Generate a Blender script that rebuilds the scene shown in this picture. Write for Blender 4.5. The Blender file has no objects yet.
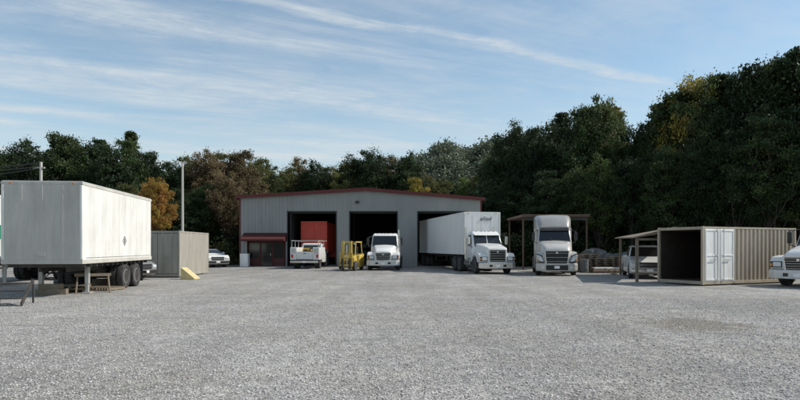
import bpy, bmesh, math, random
import numpy as np
from mathutils import Vector, Matrix
random.seed(7); rng=np.random.default_rng(7)
F=578.0; HY=247.0; CZ=1.7
ZOOM=None
def gx(px,D): return (px-400)/F*D
def gz(py,D): return CZ+(HY-py)/F*D
scene=bpy.context.scene
col=scene.collection
scene.view_settings.view_transform='Standard'
scene.view_settings.look='None'
scene.view_settings.exposure=0
class G:
    def __init__(s): s.v=[]; s.f=[]
    def add(s,vs,fs):
        o=len(s.v); s.v+=[tuple(p) for p in vs]; s.f+=[tuple(i+o for i in f) for f in fs]; return s
    def box(s,x0,x1,y0,y1,z0,z1):
        return s.add([(x0,y0,z0),(x1,y0,z0),(x1,y1,z0),(x0,y1,z0),(x0,y0,z1),(x1,y0,z1),(x1,y1,z1),(x0,y1,z1)],
            [(0,3,2,1),(4,5,6,7),(0,1,5,4),(1,2,6,5),(2,3,7,6),(3,0,4,7)])
    def cyl(s,p0,p1,r,n=12,r1=None):
        p0=Vector(p0);p1=Vector(p1);r1=r if r1 is None else r1
        d=(p1-p0).normalized(); a=d.orthogonal().normalized(); b=d.cross(a)
        vs=[]
        for p,q in((p0,r),(p1,r1)):
            for i in range(n):
                t=2*math.pi*i/n; vs.append(p+a*math.cos(t)*q+b*math.sin(t)*q)
        fs=[(i,(i+1)%n,n+(i+1)%n,n+i) for i in range(n)]+[tuple(range(n))[::-1],tuple(range(n,2*n))]
        return s.add(vs,fs)
    def loft(s,secs):
        n=len(secs[0]); vs=[p for q in secs for p in q]; fs=[]
        for k in range(len(secs)-1):
            for i in range(n):
                j=(i+1)%n; fs.append((k*n+i,k*n+j,(k+1)*n+j,(k+1)*n+i))
        fs.append(tuple(range(n))[::-1]); fs.append(tuple(range((len(secs)-1)*n,len(secs)*n)))
        return s.add(vs,fs)
    def prismx(s,prof,x0,x1):
        return s.loft([[(x0,y,z) for y,z in prof],[(x1,y,z) for y,z in prof]])
    def prismy(s,prof,y0,y1):
        return s.loft([[(x,y0,z) for x,z in prof],[(x,y1,z) for x,z in prof]])
    def lathex(s,cx,cy,cz,prof,n=28):
        vs=[];m=len(prof)
        for i in range(n):
            t=2*math.pi*i/n
            for x,r in prof: vs.append((cx+x,cy+r*math.cos(t),cz+r*math.sin(t)))
        fs=[]
        for i in range(n):
            j=(i+1)%n
            for k in range(m-1): fs.append((i*m+k,j*m+k,j*m+k+1,i*m+k+1))
        fs.append(tuple(i*m for i in range(n))); fs.append(tuple(i*m+m-1 for i in range(n)))
        return s.add(vs,fs)
    def slab(s,P,out,off=0.01,th=0.02):
        P=[Vector(p) for p in P]
        n=(P[1]-P[0]).cross(P[-1]-P[0]).normalized()
        if n.dot(Vector(out))<0: n=-n
        a=[p+n*off for p in P]; b=[p+n*(off-th) for p in P]
        return s.loft([b,a])
    def xf(s,M):
        s.v=[tuple(M@Vector(p)) for p in s.v]; return s
def rr(hx,y0,y1,r,z,n=3):
    pts=[]
    for cx,cy,a0 in((hx-r,y1-r,0),(-hx+r,y1-r,90),(-hx+r,y0+r,180),(hx-r,y0+r,270)):
        for i in range(n+1):
            a=math.radians(a0+90*i/n); pts.append((cx+r*math.cos(a),cy+r*math.sin(a),z))
    return pts
def hs(y,hw,z0,z1,r,n=4,crown=0.03):
    pts=[(-hw,y,z0),(-hw*1.0,y,z1-r)]
    for i in range(1,n): a=math.radians(180-90*i/n); pts.append((-hw+r+r*math.cos(a),y,z1-r+r*math.sin(a)))
    pts+=[(-hw+r,y,z1),(0,y,z1+crown),(hw-r,y,z1)]
    for i in range(1,n): a=math.radians(90-90*i/n); pts.append((hw-r+r*math.cos(a),y,z1-r+r*math.sin(a)))
    pts+=[(hw,y,z1-r),(hw,y,z0)]
    return pts
def mkmesh(g,mat,name,smooth=False):
    me=bpy.data.meshes.new(name)
    me.from_pydata(g.v,[],g.f)
    bm=bmesh.new(); bm.from_mesh(me); bmesh.ops.recalc_face_normals(bm,faces=bm.faces); bm.to_mesh(me); bm.free()
    me.materials.append(mat)
    if smooth:
        for p in me.polygons: p.use_smooth=True
        try: me.set_sharp_from_angle(angle=math.radians(38))
        except Exception as ex: print(ex)
    return me
def thing(name,label,cat,loc=(0,0,0),rz=0,group=None,scale=1):
    e=bpy.data.objects.new(name,None); col.objects.link(e); e.empty_display_size=.3
    e.location=loc; e.rotation_euler=(0,0,rz); e.scale=(scale,)*3
    e['label']=label; e['category']=cat
    if group: e['group']=group
    return e
def part(par,name,g,mat,bevel=0,smooth=False,label=None,seg=2):
    o=bpy.data.objects.new(name,mkmesh(g,mat,name,smooth)); col.objects.link(o); o.parent=par
    if bevel:
        m=o.modifiers.new('bev','BEVEL'); m.width=bevel; m.segments=seg; m.limit_method='ANGLE'; m.angle_limit=math.radians(35)
    if label: o['label']=label
    return o
def solo(name,g,mat,label=None,cat=None,kind=None,bevel=0,loc=(0,0,0),rz=0,group=None,smooth=False):
    o=bpy.data.objects.new(name,mkmesh(g,mat,name,smooth)); col.objects.link(o); o.location=loc; o.rotation_euler=(0,0,rz)
    if label:o['label']=label
    if cat:o['category']=cat
    if kind:o['kind']=kind
    if group:o['group']=group
    if bevel:
        m=o.modifiers.new('bev','BEVEL'); m.width=bevel; m.segments=2; m.limit_method='ANGLE'
    return o
def fastmesh(name,V,Fa,mat,tone=None):
    me=bpy.data.meshes.new(name); k=Fa.shape[1]
    me.vertices.add(len(V)); me.vertices.foreach_set('co',V.astype(np.float32).ravel())
    me.loops.add(Fa.size); me.loops.foreach_set('vertex_index',Fa.astype(np.int32).ravel())
    me.polygons.add(len(Fa)); me.polygons.foreach_set('loop_start',np.arange(0,Fa.size,k,dtype=np.int32))
    try: me.polygons.foreach_set('loop_total',np.full(len(Fa),k,dtype=np.int32))
    except Exception: pass
    me.update(calc_edges=True)
    if tone is not None:
        a=me.attributes.new('tone','FLOAT','POINT'); a.data.foreach_set('value',tone.astype(np.float32))
    me.materials.append(mat); return me
# ------------------------------------------------------------ materials
def nt(m): return m.node_tree.nodes,m.node_tree.links
def mat(name,c,rough=.5,metal=0,var=.18,scale=2.5,stretch=(1,1,1),dirt=None,damt=0.0,bump=0,bscale=30,grime=0,coat=0):
    m=bpy.data.materials.new(name); m.use_nodes=True; N,L=nt(m); b=N['Principled BSDF']
    tc=N.new('ShaderNodeTexCoord'); mp=N.new('ShaderNodeMapping'); mp.inputs['Scale'].default_value=stretch
    L.new(tc.outputs['Object'],mp.inputs[0])
    no=N.new('ShaderNodeTexNoise'); no.inputs['Scale'].default_value=scale; no.inputs['Detail'].default_value=6; no.inputs['Roughness'].default_value=.65
    L.new(mp.outputs[0],no.inputs['Vector'])
    mr=N.new('ShaderNodeMapRange'); mr.inputs[1].default_value=.3; mr.inputs[2].default_value=.7; mr.inputs[3].default_value=1-var; mr.inputs[4].default_value=1+var*.4
    L.new(no.outputs[0],mr.inputs[0])
    mx=N.new('ShaderNodeVectorMath'); mx.operation='SCALE'; mx.inputs[0].default_value=c
    L.new(mr.outputs[0],mx.inputs['Scale']); out=mx.outputs[0]
    if dirt:
        n2=N.new('ShaderNodeTexNoise'); n2.inputs['Scale'].default_value=scale*1.7; n2.inputs['Detail'].default_value=8; n2.inputs['Roughness'].default_value=.75
        m2=N.new('ShaderNodeMapping'); m2.inputs['Scale'].default_value=(stretch[0],stretch[1],stretch[2]*.35); m2.inputs['Location'].default_value=(3,7,1)
        L.new(tc.outputs['Object'],m2.inputs[0]); L.new(m2.outputs[0],n2.inputs['Vector'])
        r2=N.new('ShaderNodeMapRange'); r2.inputs[1].default_value=.45; r2.inputs[2].default_value=.75; r2.inputs[3].default_value=0; r2.inputs[4].default_value=damt
        L.new(n2.outputs[0],r2.inputs[0]); fac=r2.outputs[0]
        if grime:
            sp=N.new('ShaderNodeSeparateXYZ'); L.new(tc.outputs['Object'],sp.inputs[0])
            gr=N.new('ShaderNodeMapRange'); gr.inputs[1].default_value=1.5; gr.inputs[2].default_value=.3; gr.inputs[3].default_value=0; gr.inputs[4].default_value=grime
            L.new(sp.outputs[2],gr.inputs[0]); ad=N.new('ShaderNodeMath'); ad.operation='ADD'; ad.use_clamp=True
            L.new(fac,ad.inputs[0]); L.new(gr.outputs[0],ad.inputs[1]); fac=ad.outputs[0]
        mm=N.new('ShaderNodeMix'); mm.data_type='RGBA'; L.new(fac,mm.inputs[0]); L.new(out,mm.inputs[6]); mm.inputs[7].default_value=(*dirt,1); out=mm.outputs[2]
    L.new(out,b.inputs['Base Color'])
    b.inputs['Roughness'].default_value=rough; b.inputs['Metallic'].default_value=metal
    if coat: b.inputs['Coat Weight'].default_value=coat; b.inputs['Coat Roughness'].default_value=.1
    if bump:
        n3=N.new('ShaderNodeTexNoise'); n3.inputs['Scale'].default_value=bscale; n3.inputs['Detail'].default_value=4; L.new(tc.outputs['Object'],n3.inputs['Vector'])
        bp=N.new('ShaderNodeBump'); bp.inputs['Strength'].default_value=bump; bp.inputs['Distance'].default_value=.02
        L.new(n3.outputs[0],bp.inputs['Height']); L.new(bp.outputs[0],b.inputs['Normal'])
    return m
DUST=(.32,.30,.27)
M_white=mat('white_paint',(.78,.78,.76),.32,dirt=DUST,damt=.35,grime=.35,coat=.4,var=.08)
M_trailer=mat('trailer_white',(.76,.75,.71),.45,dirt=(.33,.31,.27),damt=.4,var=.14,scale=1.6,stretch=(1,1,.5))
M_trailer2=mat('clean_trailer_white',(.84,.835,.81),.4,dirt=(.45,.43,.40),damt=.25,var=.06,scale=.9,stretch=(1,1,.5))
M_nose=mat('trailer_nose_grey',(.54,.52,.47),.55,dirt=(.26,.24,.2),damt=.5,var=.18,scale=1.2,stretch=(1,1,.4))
M_silver=mat('silver_beige_paint',(.56,.54,.50),.32,metal=.15,dirt=DUST,damt=.35,grime=.3,coat=.3,var=.1)
M_fair=mat('grey_fairing_paint',(.33,.325,.31),.35,metal=.15,dirt=DUST,damt=.3,coat=.3,var=.12)
M_red=mat('truck_red_paint',(.68,.06,.03),.45,dirt=(.3,.1,.06),damt=.3)
M_cargrey=mat('car_grey',(.30,.31,.32),.3,metal=.3,dirt=DUST,damt=.2,grime=.3,coat=.5,var=.08)
M_dark=mat('dark_steel',(.035,.034,.033),.6,dirt=(.16,.13,.1),damt=.5)
M_rub=mat('tyre_rubber',(.025,.025,.025),.85,dirt=(.2,.18,.16),damt=.45,bump=.3,bscale=60)
M_chrome=mat('chrome',(.62,.62,.61),.22,metal=.9,dirt=DUST,damt=.25,var=.1)
M_rim=mat('rim_steel',(.50,.50,.48),.4,metal=.3,dirt=(.2,.16,.12),damt=.6,var=.2)
M_glass=mat('tinted_glass',(.012,.014,.016),.08,var=.1,coat=.6)
M_lens=mat('headlight_lens',(.62,.65,.66),.1,var=.05,coat=1)
M_amber=mat('amber_lens',(.65,.22,.02),.25,var=.05)
M_redl=mat('red_lens',(.5,.02,.015),.25,var=.05)
M_black=mat('black_plastic',(.02,.02,.02),.5,dirt=(.12,.11,.1),damt=.4)
M_grille=mat('grille_mesh',(.02,.02,.022),.45,metal=.3)
M_wall=mat('ribbed_wall_metal',(.31,.315,.305),.5,dirt=(.15,.14,.12),damt=.3,var=.12,scale=.8,stretch=(1,1,.3))
M_trim=mat('maroon_roof_trim',(.12,.017,.015),.6,var=.15)
M_roof=mat('metal_roof',(.45,.45,.44),.4,var=.15)
M_conc=mat('concrete',(.34,.33,.31),.85,dirt=(.12,.11,.1),damt=.6,bump=.2)
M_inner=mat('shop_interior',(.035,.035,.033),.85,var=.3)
M_cont=mat('container_beige',(.44,.375,.285),.6,dirt=(.17,.10,.06),damt=.5,var=.18,scale=1.5,stretch=(1,1,.4))
M_contg=mat('container_grey_beige',(.345,.325,.28),.6,dirt=(.15,.13,.10),damt=.5,var=.18,scale=1.5,stretch=(1,1,.4))
M_door=mat('door_white',(.86,.86,.84),.5,dirt=(.4,.34,.28),damt=.4,var=.08,scale=2,stretch=(1,1,.4))
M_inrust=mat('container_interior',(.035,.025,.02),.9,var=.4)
M_wood=mat('weathered_wood',(.22,.18,.13),.85,var=.35,scale=5,stretch=(1,6,1),bump=.3)
M_yel=mat('yellow_paint',(.60,.43,.08),.5,dirt=(.24,.18,.09),damt=.5)
M_pale=mat('pale_yellow_board',(.62,.50,.26),.6,dirt=(.4,.32,.18),damt=.5)
M_pole=mat('pole_grey',(.46,.44,.41),.7,var=.2,stretch=(4,4,.3))
M_green=mat('green_stripe',(.02,.25,.14),.5)
M_bark=mat('bark',(.055,.045,.036),.9,var=.4,scale=4,stretch=(3,3,.5),bump=.5,bscale=12)
M_blue=mat('faded_blue_paint',(.11,.125,.135),.6,dirt=(.12,.09,.07),damt=.5)
M_rust=mat('rusty_steel',(.13,.085,.06),.85,var=.4,dirt=(.07,.05,.04),damt=.5)
M_brownin=mat('storefront_maroon',(.10,.022,.019),.55,var=.2)
M_tarp=mat('grey_tarp',(.13,.13,.125),.7,var=.45,bump=.6,bscale=6,dirt=(.05,.05,.045),damt=.6)
def leafmat(name,rough=.6,trans=.3,hue=(.48,.52)):
    m=bpy.data.materials.new(name); m.use_nodes=True; N,L=nt(m); b=N['Principled BSDF']
    oi=N.new('ShaderNodeObjectInfo'); at=N.new('ShaderNodeAttribute'); at.attribute_name='tone'
    sc=N.new('ShaderNodeVectorMath'); sc.operation='SCALE'; L.new(oi.outputs['Color'],sc.inputs[0]); L.new(at.outputs['Fac'],sc.inputs['Scale'])
    tc=N.new('ShaderNodeTexCoord'); no=N.new('ShaderNodeTexNoise'); no.inputs['Scale'].default_value=.45; no.inputs['Detail'].default_value=3; L.new(tc.outputs['Object'],no.inputs['Vector'])
    mr=N.new('ShaderNodeMapRange'); mr.inputs[1].default_value=.35; mr.inputs[2].default_value=.65; mr.inputs[3].default_value=hue[0]; mr.inputs[4].default_value=hue[1]; L.new(no.outputs[0],mr.inputs[0])
    hu=N.new('ShaderNodeHueSaturation'); L.new(mr.outputs[0],hu.inputs['Hue']); L.new(sc.outputs[0],hu.inputs['Color'])
    L.new(hu.outputs[0],b.inputs['Base Color']); b.inputs['Roughness'].default_value=rough; b.inputs['Specular IOR Level'].default_value=.2
    if trans:
        tr=N.new('ShaderNodeBsdfTranslucent'); L.new(hu.outputs[0],tr.inputs[0])
        mx=N.new('ShaderNodeMixShader'); mx.inputs[0].default_value=trans; L.new(b.outputs[0],mx.inputs[1]); L.new(tr.outputs[0],mx.inputs[2])
        L.new(mx.outputs[0],N['Material Output'].inputs['Surface'])
    return m
M_leaf=leafmat('foliage')
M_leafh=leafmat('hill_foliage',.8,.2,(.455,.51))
# ------------------------------------------------------------ world, sun, camera
SUN=Vector((.76,.08,.66)).normalized()
el=math.asin(SUN.z); az=math.atan2(SUN.x,SUN.y)
w=bpy.data.worlds.new("World"); scene.world=w; w.use_nodes=True
N=w.node_tree.nodes; L=w.node_tree.links; bg=N['Background']; bg.inputs[1].default_value=.145
sky=N.new('ShaderNodeTexSky'); sky.sky_type='NISHITA'; sky.sun_disc=False; sky.sun_elevation=el; sky.sun_rotation=az
sky.air_density=1.0; sky.dust_density=.5; sky.ozone_density=1.0
tc=N.new('ShaderNodeTexCoord'); sp=N.new('ShaderNodeSeparateXYZ'); L.new(tc.outputs['Generated'],sp.inputs[0])
def mth(op,a,b=None,c=None,clamp=False):
    n=N.new('ShaderNodeMath'); n.operation=op; n.use_clamp=clamp
    for i,x in enumerate((a,b,c)):
        if x is None: continue
        if isinstance(x,(int,float)): n.inputs[i].default_value=x
        else: L.new(x,n.inputs[i])
    return n.outputs[0]
def ramp(x,a,b,lo=0,hi=1):
    n=N.new('ShaderNodeMapRange'); n.interpolation_type='SMOOTHSTEP'
    for i,q in enumerate((a,b,lo,hi)): n.inputs[i+1].default_value=q
    L.new(x,n.inputs[0]); return n.outputs[0]
z=mth('MAXIMUM',sp.outputs[2],.03)
qx=mth('DIVIDE',sp.outputs[0],z); qy=mth('DIVIDE',sp.outputs[1],z)
A=mth('ADD',mth('MULTIPLY',qx,.888),mth('MULTIPLY',qy,.459))
B=mth('ADD',mth('MULTIPLY',qx,-.459),mth('MULTIPLY',qy,.888))
def noise(a,b,sa,sb,det=8,rough=.6,dist=.6,off=0):
    c=N.new('ShaderNodeCombineXYZ'); L.new(mth('MULTIPLY_ADD',a,sa,off),c.inputs[0]); L.new(mth('MULTIPLY_ADD',b,sb,off*.7),c.inputs[1])
    n=N.new('ShaderNodeTexNoise'); n.inputs['Scale'].default_value=1; n.inputs['Detail'].default_value=det; n.inputs['Roughness'].default_value=rough; n.inputs['Distortion'].default_value=dist
    L.new(c.outputs[0],n.inputs['Vector']); return n.outputs[0]
n1=noise(A,B,.45,1.4,off=3.1); n2=noise(A,B,1.6,7,det=9,rough=.75,dist=1.6,off=8)
n0=noise(qx,qy,.35,.35,det=5,off=1.7); n4=noise(qx,qy,1.6,1.6,det=9,rough=.72,dist=1.0,off=4.2)
cir=mth('MULTIPLY',ramp(n1,.36,.68),mth('MULTIPLY',ramp(n2,.25,.72,.45,1),ramp(n4,.3,.62,.55,1)))
cir=mth('MULTIPLY',cir,ramp(n0,.3,.6,.5,1))
left=ramp(qx,1.8,-2.0,.55,.9)
cir=mth('MULTIPLY',cir,left)
cir=mth('ADD',cir,mth('MULTIPLY',mth('MULTIPLY',ramp(n0,.35,.65),ramp(n4,.3,.65,.4,1)),.18))
wob=mth('MULTIPLY',mth('SUBTRACT',noise(A,B,1.3,1.3,det=7,off=5),.5),.30)
dist=mth('ABSOLUTE',mth('ADD',mth('SUBTRACT',B,2.353),wob))
st=mth('MULTIPLY',ramp(dist,.13,.0),mth('MULTIPLY',ramp(n2,.32,.7,.45,1),ramp(n4,.35,.6,.6,1)))
st=mth('MULTIPLY',st,mth('MULTIPLY',ramp(A,3.3,2.9),ramp(A,-.6,.6,.5,1)))
cl=mth('MAXIMUM',mth('MULTIPLY',cir,.9),mth('MULTIPLY',st,.9))
hz=mth('ADD',cl,ramp(sp.outputs[2],.34,.06,.05,.40),clamp=True)
tint=N.new('ShaderNodeVectorMath'); tint.operation='MULTIPLY'; L.new(sky.outputs[0],tint.inputs[0]); tint.inputs[1].default_value=(.92,1.03,.99)
mx=N.new('ShaderNodeMix'); mx.data_type='RGBA'; L.new(hz,mx.inputs[0]); L.new(tint.outputs[0],mx.inputs[6]); mx.inputs[7].default_value=(4.6,5.0,5.25,1)
L.new(mx.outputs[2],bg.inputs[0])
sd=bpy.data.lights.new('sun','SUN'); sd.energy=4.7; sd.angle=math.radians(.5); sd.color=(1,.94,.85)
so=bpy.data.objects.new('sun',sd); col.objects.link(so); so.rotation_euler=(-SUN).to_track_quat('-Z','Y').to_euler()
cd=bpy.data.cameras.new('camera'); cam=bpy.data.objects.new('camera',cd); col.objects.link(cam)
cam.location=(0,0,CZ); cam.rotation_euler=(math.radians(90),0,0); cd.sensor_width=36; cd.lens=F/800*36; cd.shift_y=(HY-200)/800; cd.clip_end=3000; cd.clip_start=.1
if ZOOM: cd.lens*=ZOOM[0]; cd.shift_x=(ZOOM[1]-400)/800*ZOOM[0]; cd.shift_y=(HY-ZOOM[2])/800*ZOOM[0]
scene.camera=cam
# ------------------------------------------------------------ ground
def groundmat():
    m=bpy.data.materials.new('gravel'); m.use_nodes=True; N,L=nt(m); b=N['Principled BSDF']; b.inputs['Roughness'].default_value=.95; b.inputs['Specular IOR Level'].default_value=.1
    tc=N.new('ShaderNodeTexCoord')
    def vor(s):
        v=N.new('ShaderNodeTexVoronoi'); v.inputs['Scale'].default_value=s; L.new(tc.outputs['Object'],v.inputs['Vector']); return v
    def noi(s,st=(1,1,1),d=5,ds=0,rot=0):
        mp=N.new('ShaderNodeMapping'); mp.inputs['Scale'].default_value=st; mp.inputs['Rotation'].default_value=(0,0,rot); L.new(tc.outputs['Object'],mp.inputs[0])
        n=N.new('ShaderNodeTexNoise'); n.inputs['Scale'].default_value=s; n.inputs['Detail'].default_value=d; n.inputs['Distortion'].default_value=ds; L.new(mp.outputs[0],n.inputs['Vector']); return n.outputs[0]
    def mr(x,a,b_,lo,hi):
        n=N.new('ShaderNodeMapRange'); 
        for i,q in enumerate((a,b_,lo,hi)): n.inputs[i+1].default_value=q
        L.new(x,n.inputs[0]); return n.outputs[0]
    def ml(a,b_):
        n=N.new('ShaderNodeMath'); n.operation='MULTIPLY'; L.new(a,n.inputs[0]); L.new(b_,n.inputs[1]); return n.outputs[0]
    v1=vor(38); v2=vor(85)
    s1=N.new('ShaderNodeSeparateColor'); L.new(v1.outputs['Color'],s1.inputs[0])
    t=mr(s1.outputs[0],0,1,.58,1.4)
    t=ml(t,mr(v1.outputs['Distance'],.1,.75,1.12,.5))
    s2=N.new('ShaderNodeSeparateColor'); L.new(v2.outputs['Color'],s2.inputs[0]); t=ml(t,mr(s2.outputs[0],0,1,.8,1.2))
    t=ml(t,mr(noi(.22,(1,1,1),6,.5),.35,.65,.88,1.07))
    t=ml(t,mr(noi(1.1,(.7,1.1,1),6,.6),.35,.65,.87,1.08))
    t=ml(t,mr(noi(5,(1,1,1),6,0),.35,.65,.84,1.14))
    t=ml(t,mr(noi(1.0,(1.1,.07,1),3,.3,.12),.40,.62,.93,1.04))
    cr=N.new('ShaderNodeMix'); cr.data_type='RGBA'; L.new(mr(noi(.5,(1,1,1),5,0),.4,.65,0,1),cr.inputs[0]); cr.inputs[6].default_value=(.455,.442,.425,1); cr.inputs[7].default_value=(.45,.43,.395,1)
    sp=N.new('ShaderNodeVectorMath'); sp.operation='SUBTRACT'; L.new(tc.outputs['Object'],sp.inputs[0]); sp.inputs[1].default_value=(6.4,12.7,0)
    sc=N.new('ShaderNodeVectorMath'); sc.operation='MULTIPLY'; L.new(sp.outputs[0],sc.inputs[0]); sc.inputs[1].default_value=(.8,.75,0)
    ln=N.new('ShaderNodeVectorMath'); ln.operation='LENGTH'; L.new(sc.outputs[0],ln.inputs[0])
    ad=N.new('ShaderNodeMath'); ad.operation='ADD'; L.new(ln.outputs['Value'],ad.inputs[0]); L.new(mr(noi(2.2),.3,.7,-.5,.5),ad.inputs[1])
    pm=mr(ad.outputs[0],.5,1.1,.75,0)
    pc=N.new('ShaderNodeMix'); pc.data_type='RGBA'; L.new(pm,pc.inputs[0]); L.new(cr.outputs[2],pc.inputs[6]); pc.inputs[7].default_value=(.27,.235,.18,1)
    o=N.new('ShaderNodeSeparateXYZ'); L.new(tc.outputs['Object'],o.inputs[0])
    om=ml(mr(o.outputs[1],30,48,0,.6),mr(noi(.35,(.6,1.6,1),5,.8),.42,.62,.2,1))
    oc=N.new('ShaderNodeMix'); oc.data_type='RGBA'; L.new(om,oc.inputs[0]); L.new(pc.outputs[2],oc.inputs[6]); oc.inputs[7].default_value=(.29,.265,.23,1)
    fs=N.new('ShaderNodeVectorMath'); fs.operation='SCALE'; L.new(oc.outputs[2],fs.inputs[0]); L.new(t,fs.inputs['Scale'])
    L.new(fs.outputs[0],b.inputs['Base Color'])
    bp=N.new('ShaderNodeBump'); bp.inputs['Strength'].default_value=.75; bp.inputs['Distance'].default_value=.014
    h=mr(v1.outputs['Distance'],0,.7,1,0); L.new(h,bp.inputs['Height'])
    b2=N.new('ShaderNodeBump'); b2.inputs['Strength'].default_value=.35; b2.inputs['Distance'].default_value=.09; L.new(noi(2.5,(1,1,1),5,0),b2.inputs['Height']); L.new(bp.outputs[0],b2.inputs['Normal'])
    L.new(b2.outputs[0],b.inputs['Normal']); return m
M_gravel=groundmat()
M_grass=mat('grass_and_leaf_litter',(.09,.085,.04),.95,var=.45,scale=1.2,dirt=(.16,.12,.07),damt=.8,bump=.6,bscale=8)
g=G(); g.add([(-1500,-300,0),(1500,-300,0),(1500,2500,0),(-1500,2500,0)],[(0,1,2,3)])
solo('ground',g,M_grass,kind='structure')
pts=[(-45,-20),(45,-20)]
pts+=[(45-i*0+random.uniform(-.4,.4),-10+i*4) for i in range(15)]
for i in range(46): pts.append((44-i*2,47+ (10 if i>8 else 1.1*i)+random.uniform(-.7,.7)))
pts+=[(-46,50),(-46,20)]
g=G(); g.add([(x,y,.004) for x,y in pts],[tuple(range(len(pts)))])
solo('gravel_yard',g,M_gravel,kind='structure')
def stones(n,y0,y1,s0,s1,seed):
    r=np.random.default_rng(seed)
    ph=(1+5**.5)/2
    base=np.array([(-1,ph,0),(1,ph,0),(-1,-ph,0),(1,-ph,0),(0,-1,ph),(0,1,ph),(0,-1,-ph),(0,1,-ph),(ph,0,-1),(ph,0,1),(-ph,0,-1),(-ph,0,1)])/1.9
    fc=np.array([(0,11,5),(0,5,1),(0,1,7),(0,7,10),(0,10,11),(1,5,9),(5,11,4),(11,10,2),(10,7,6),(7,1,8),(3,9,4),(3,4,2),(3,2,6),(3,6,8),(3,8,9),(4,9,5),(2,4,11),(6,2,10),(8,6,7),(9,8,1)])
    y=y0+(y1-y0)*r.random(n)**.85; x=(r.random(n)*2-1)*(y*.78+1.5)
    s=s0+(s1-s0)*r.random(n)**2.5; 
    V=base[None]*(1+r.normal(0,.22,(n,12,1)))
    V=V*np.stack([s*r.uniform(.7,1.3,n),s*r.uniform(.6,1.1,n),s*r.uniform(.35,.65,n)],1)[:,None,:]
    a=r.random(n)*6.28; c,sn=np.cos(a)[:,None],np.sin(a)[:,None]
    X=V[:,:,0]*c-V[:,:,1]*sn; Y=V[:,:,0]*sn+V[:,:,1]*c
    V=np.stack([X+x[:,None],Y+y[:,None],V[:,:,2]+(s*.15)[:,None]+.004],2)
    Fa=(fc[None]+(np.arange(n)*12)[:,None,None]).reshape(-1,3)
    tone=np.repeat(r.uniform(.55,1.35,n),12)
    return V.reshape(-1,3),Fa,tone
M_stone=leafmat('gravel_stone',.95,0.0,(.495,.505))
V,Fa,t=stones(80000,5.2,19,.007,.022,3)
o=bpy.data.objects.new('loose_gravel',fastmesh('loose_gravel',V,Fa,M_stone,t)); col.objects.link(o); o['kind']='stuff'; o.color=(.42,.405,.385,1)
# ------------------------------------------------------------ wheels
def wheel(par,x,y,R,W,side,dual=False):
    s=side
    hub=G().cyl((x-s*W*.2,y,R),(x+s*W*.48,y,R),R*.17,12)
    for i in range(8):
        a=i*math.pi/4; hub.cyl((x,y+R*.27*math.cos(a),R+R*.27*math.sin(a)),(x+s*W*.33,y+R*.27*math.cos(a),R+R*.27*math.sin(a)),R*.035,6)
    wh=part(par,'wheel',hub,M_dark)
    def ty(cx,g):
        return g.lathex(cx,y,R,[(-W*.42,R*.6),(-W*.5,R*.72),(-W*.5,R*.9),(-W*.42,R*.985),(-W*.1,R),(W*.1,R),(W*.42,R*.985),(W*.5,R*.9),(W*.5,R*.72),(W*.42,R*.6)],30)
    tg=ty(x,G())
    if dual: ty(x-s*(W*1.12),tg)
    part(wh,'tyre',tg,M_rub,smooth=False)
    rg=G().lathex(x,y,R,[(s*W*.40,R*.61),(s*W*.44,R*.55),(s*W*(.05 if dual else .2),R*.5),(s*W*(.05 if dual else .28),R*.2)],24)
    part(wh,'rim',rg,M_rim,smooth=False)
    return wh
def sx(s,a,b): return (min(s*a,s*b),max(s*a,s*b))
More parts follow.
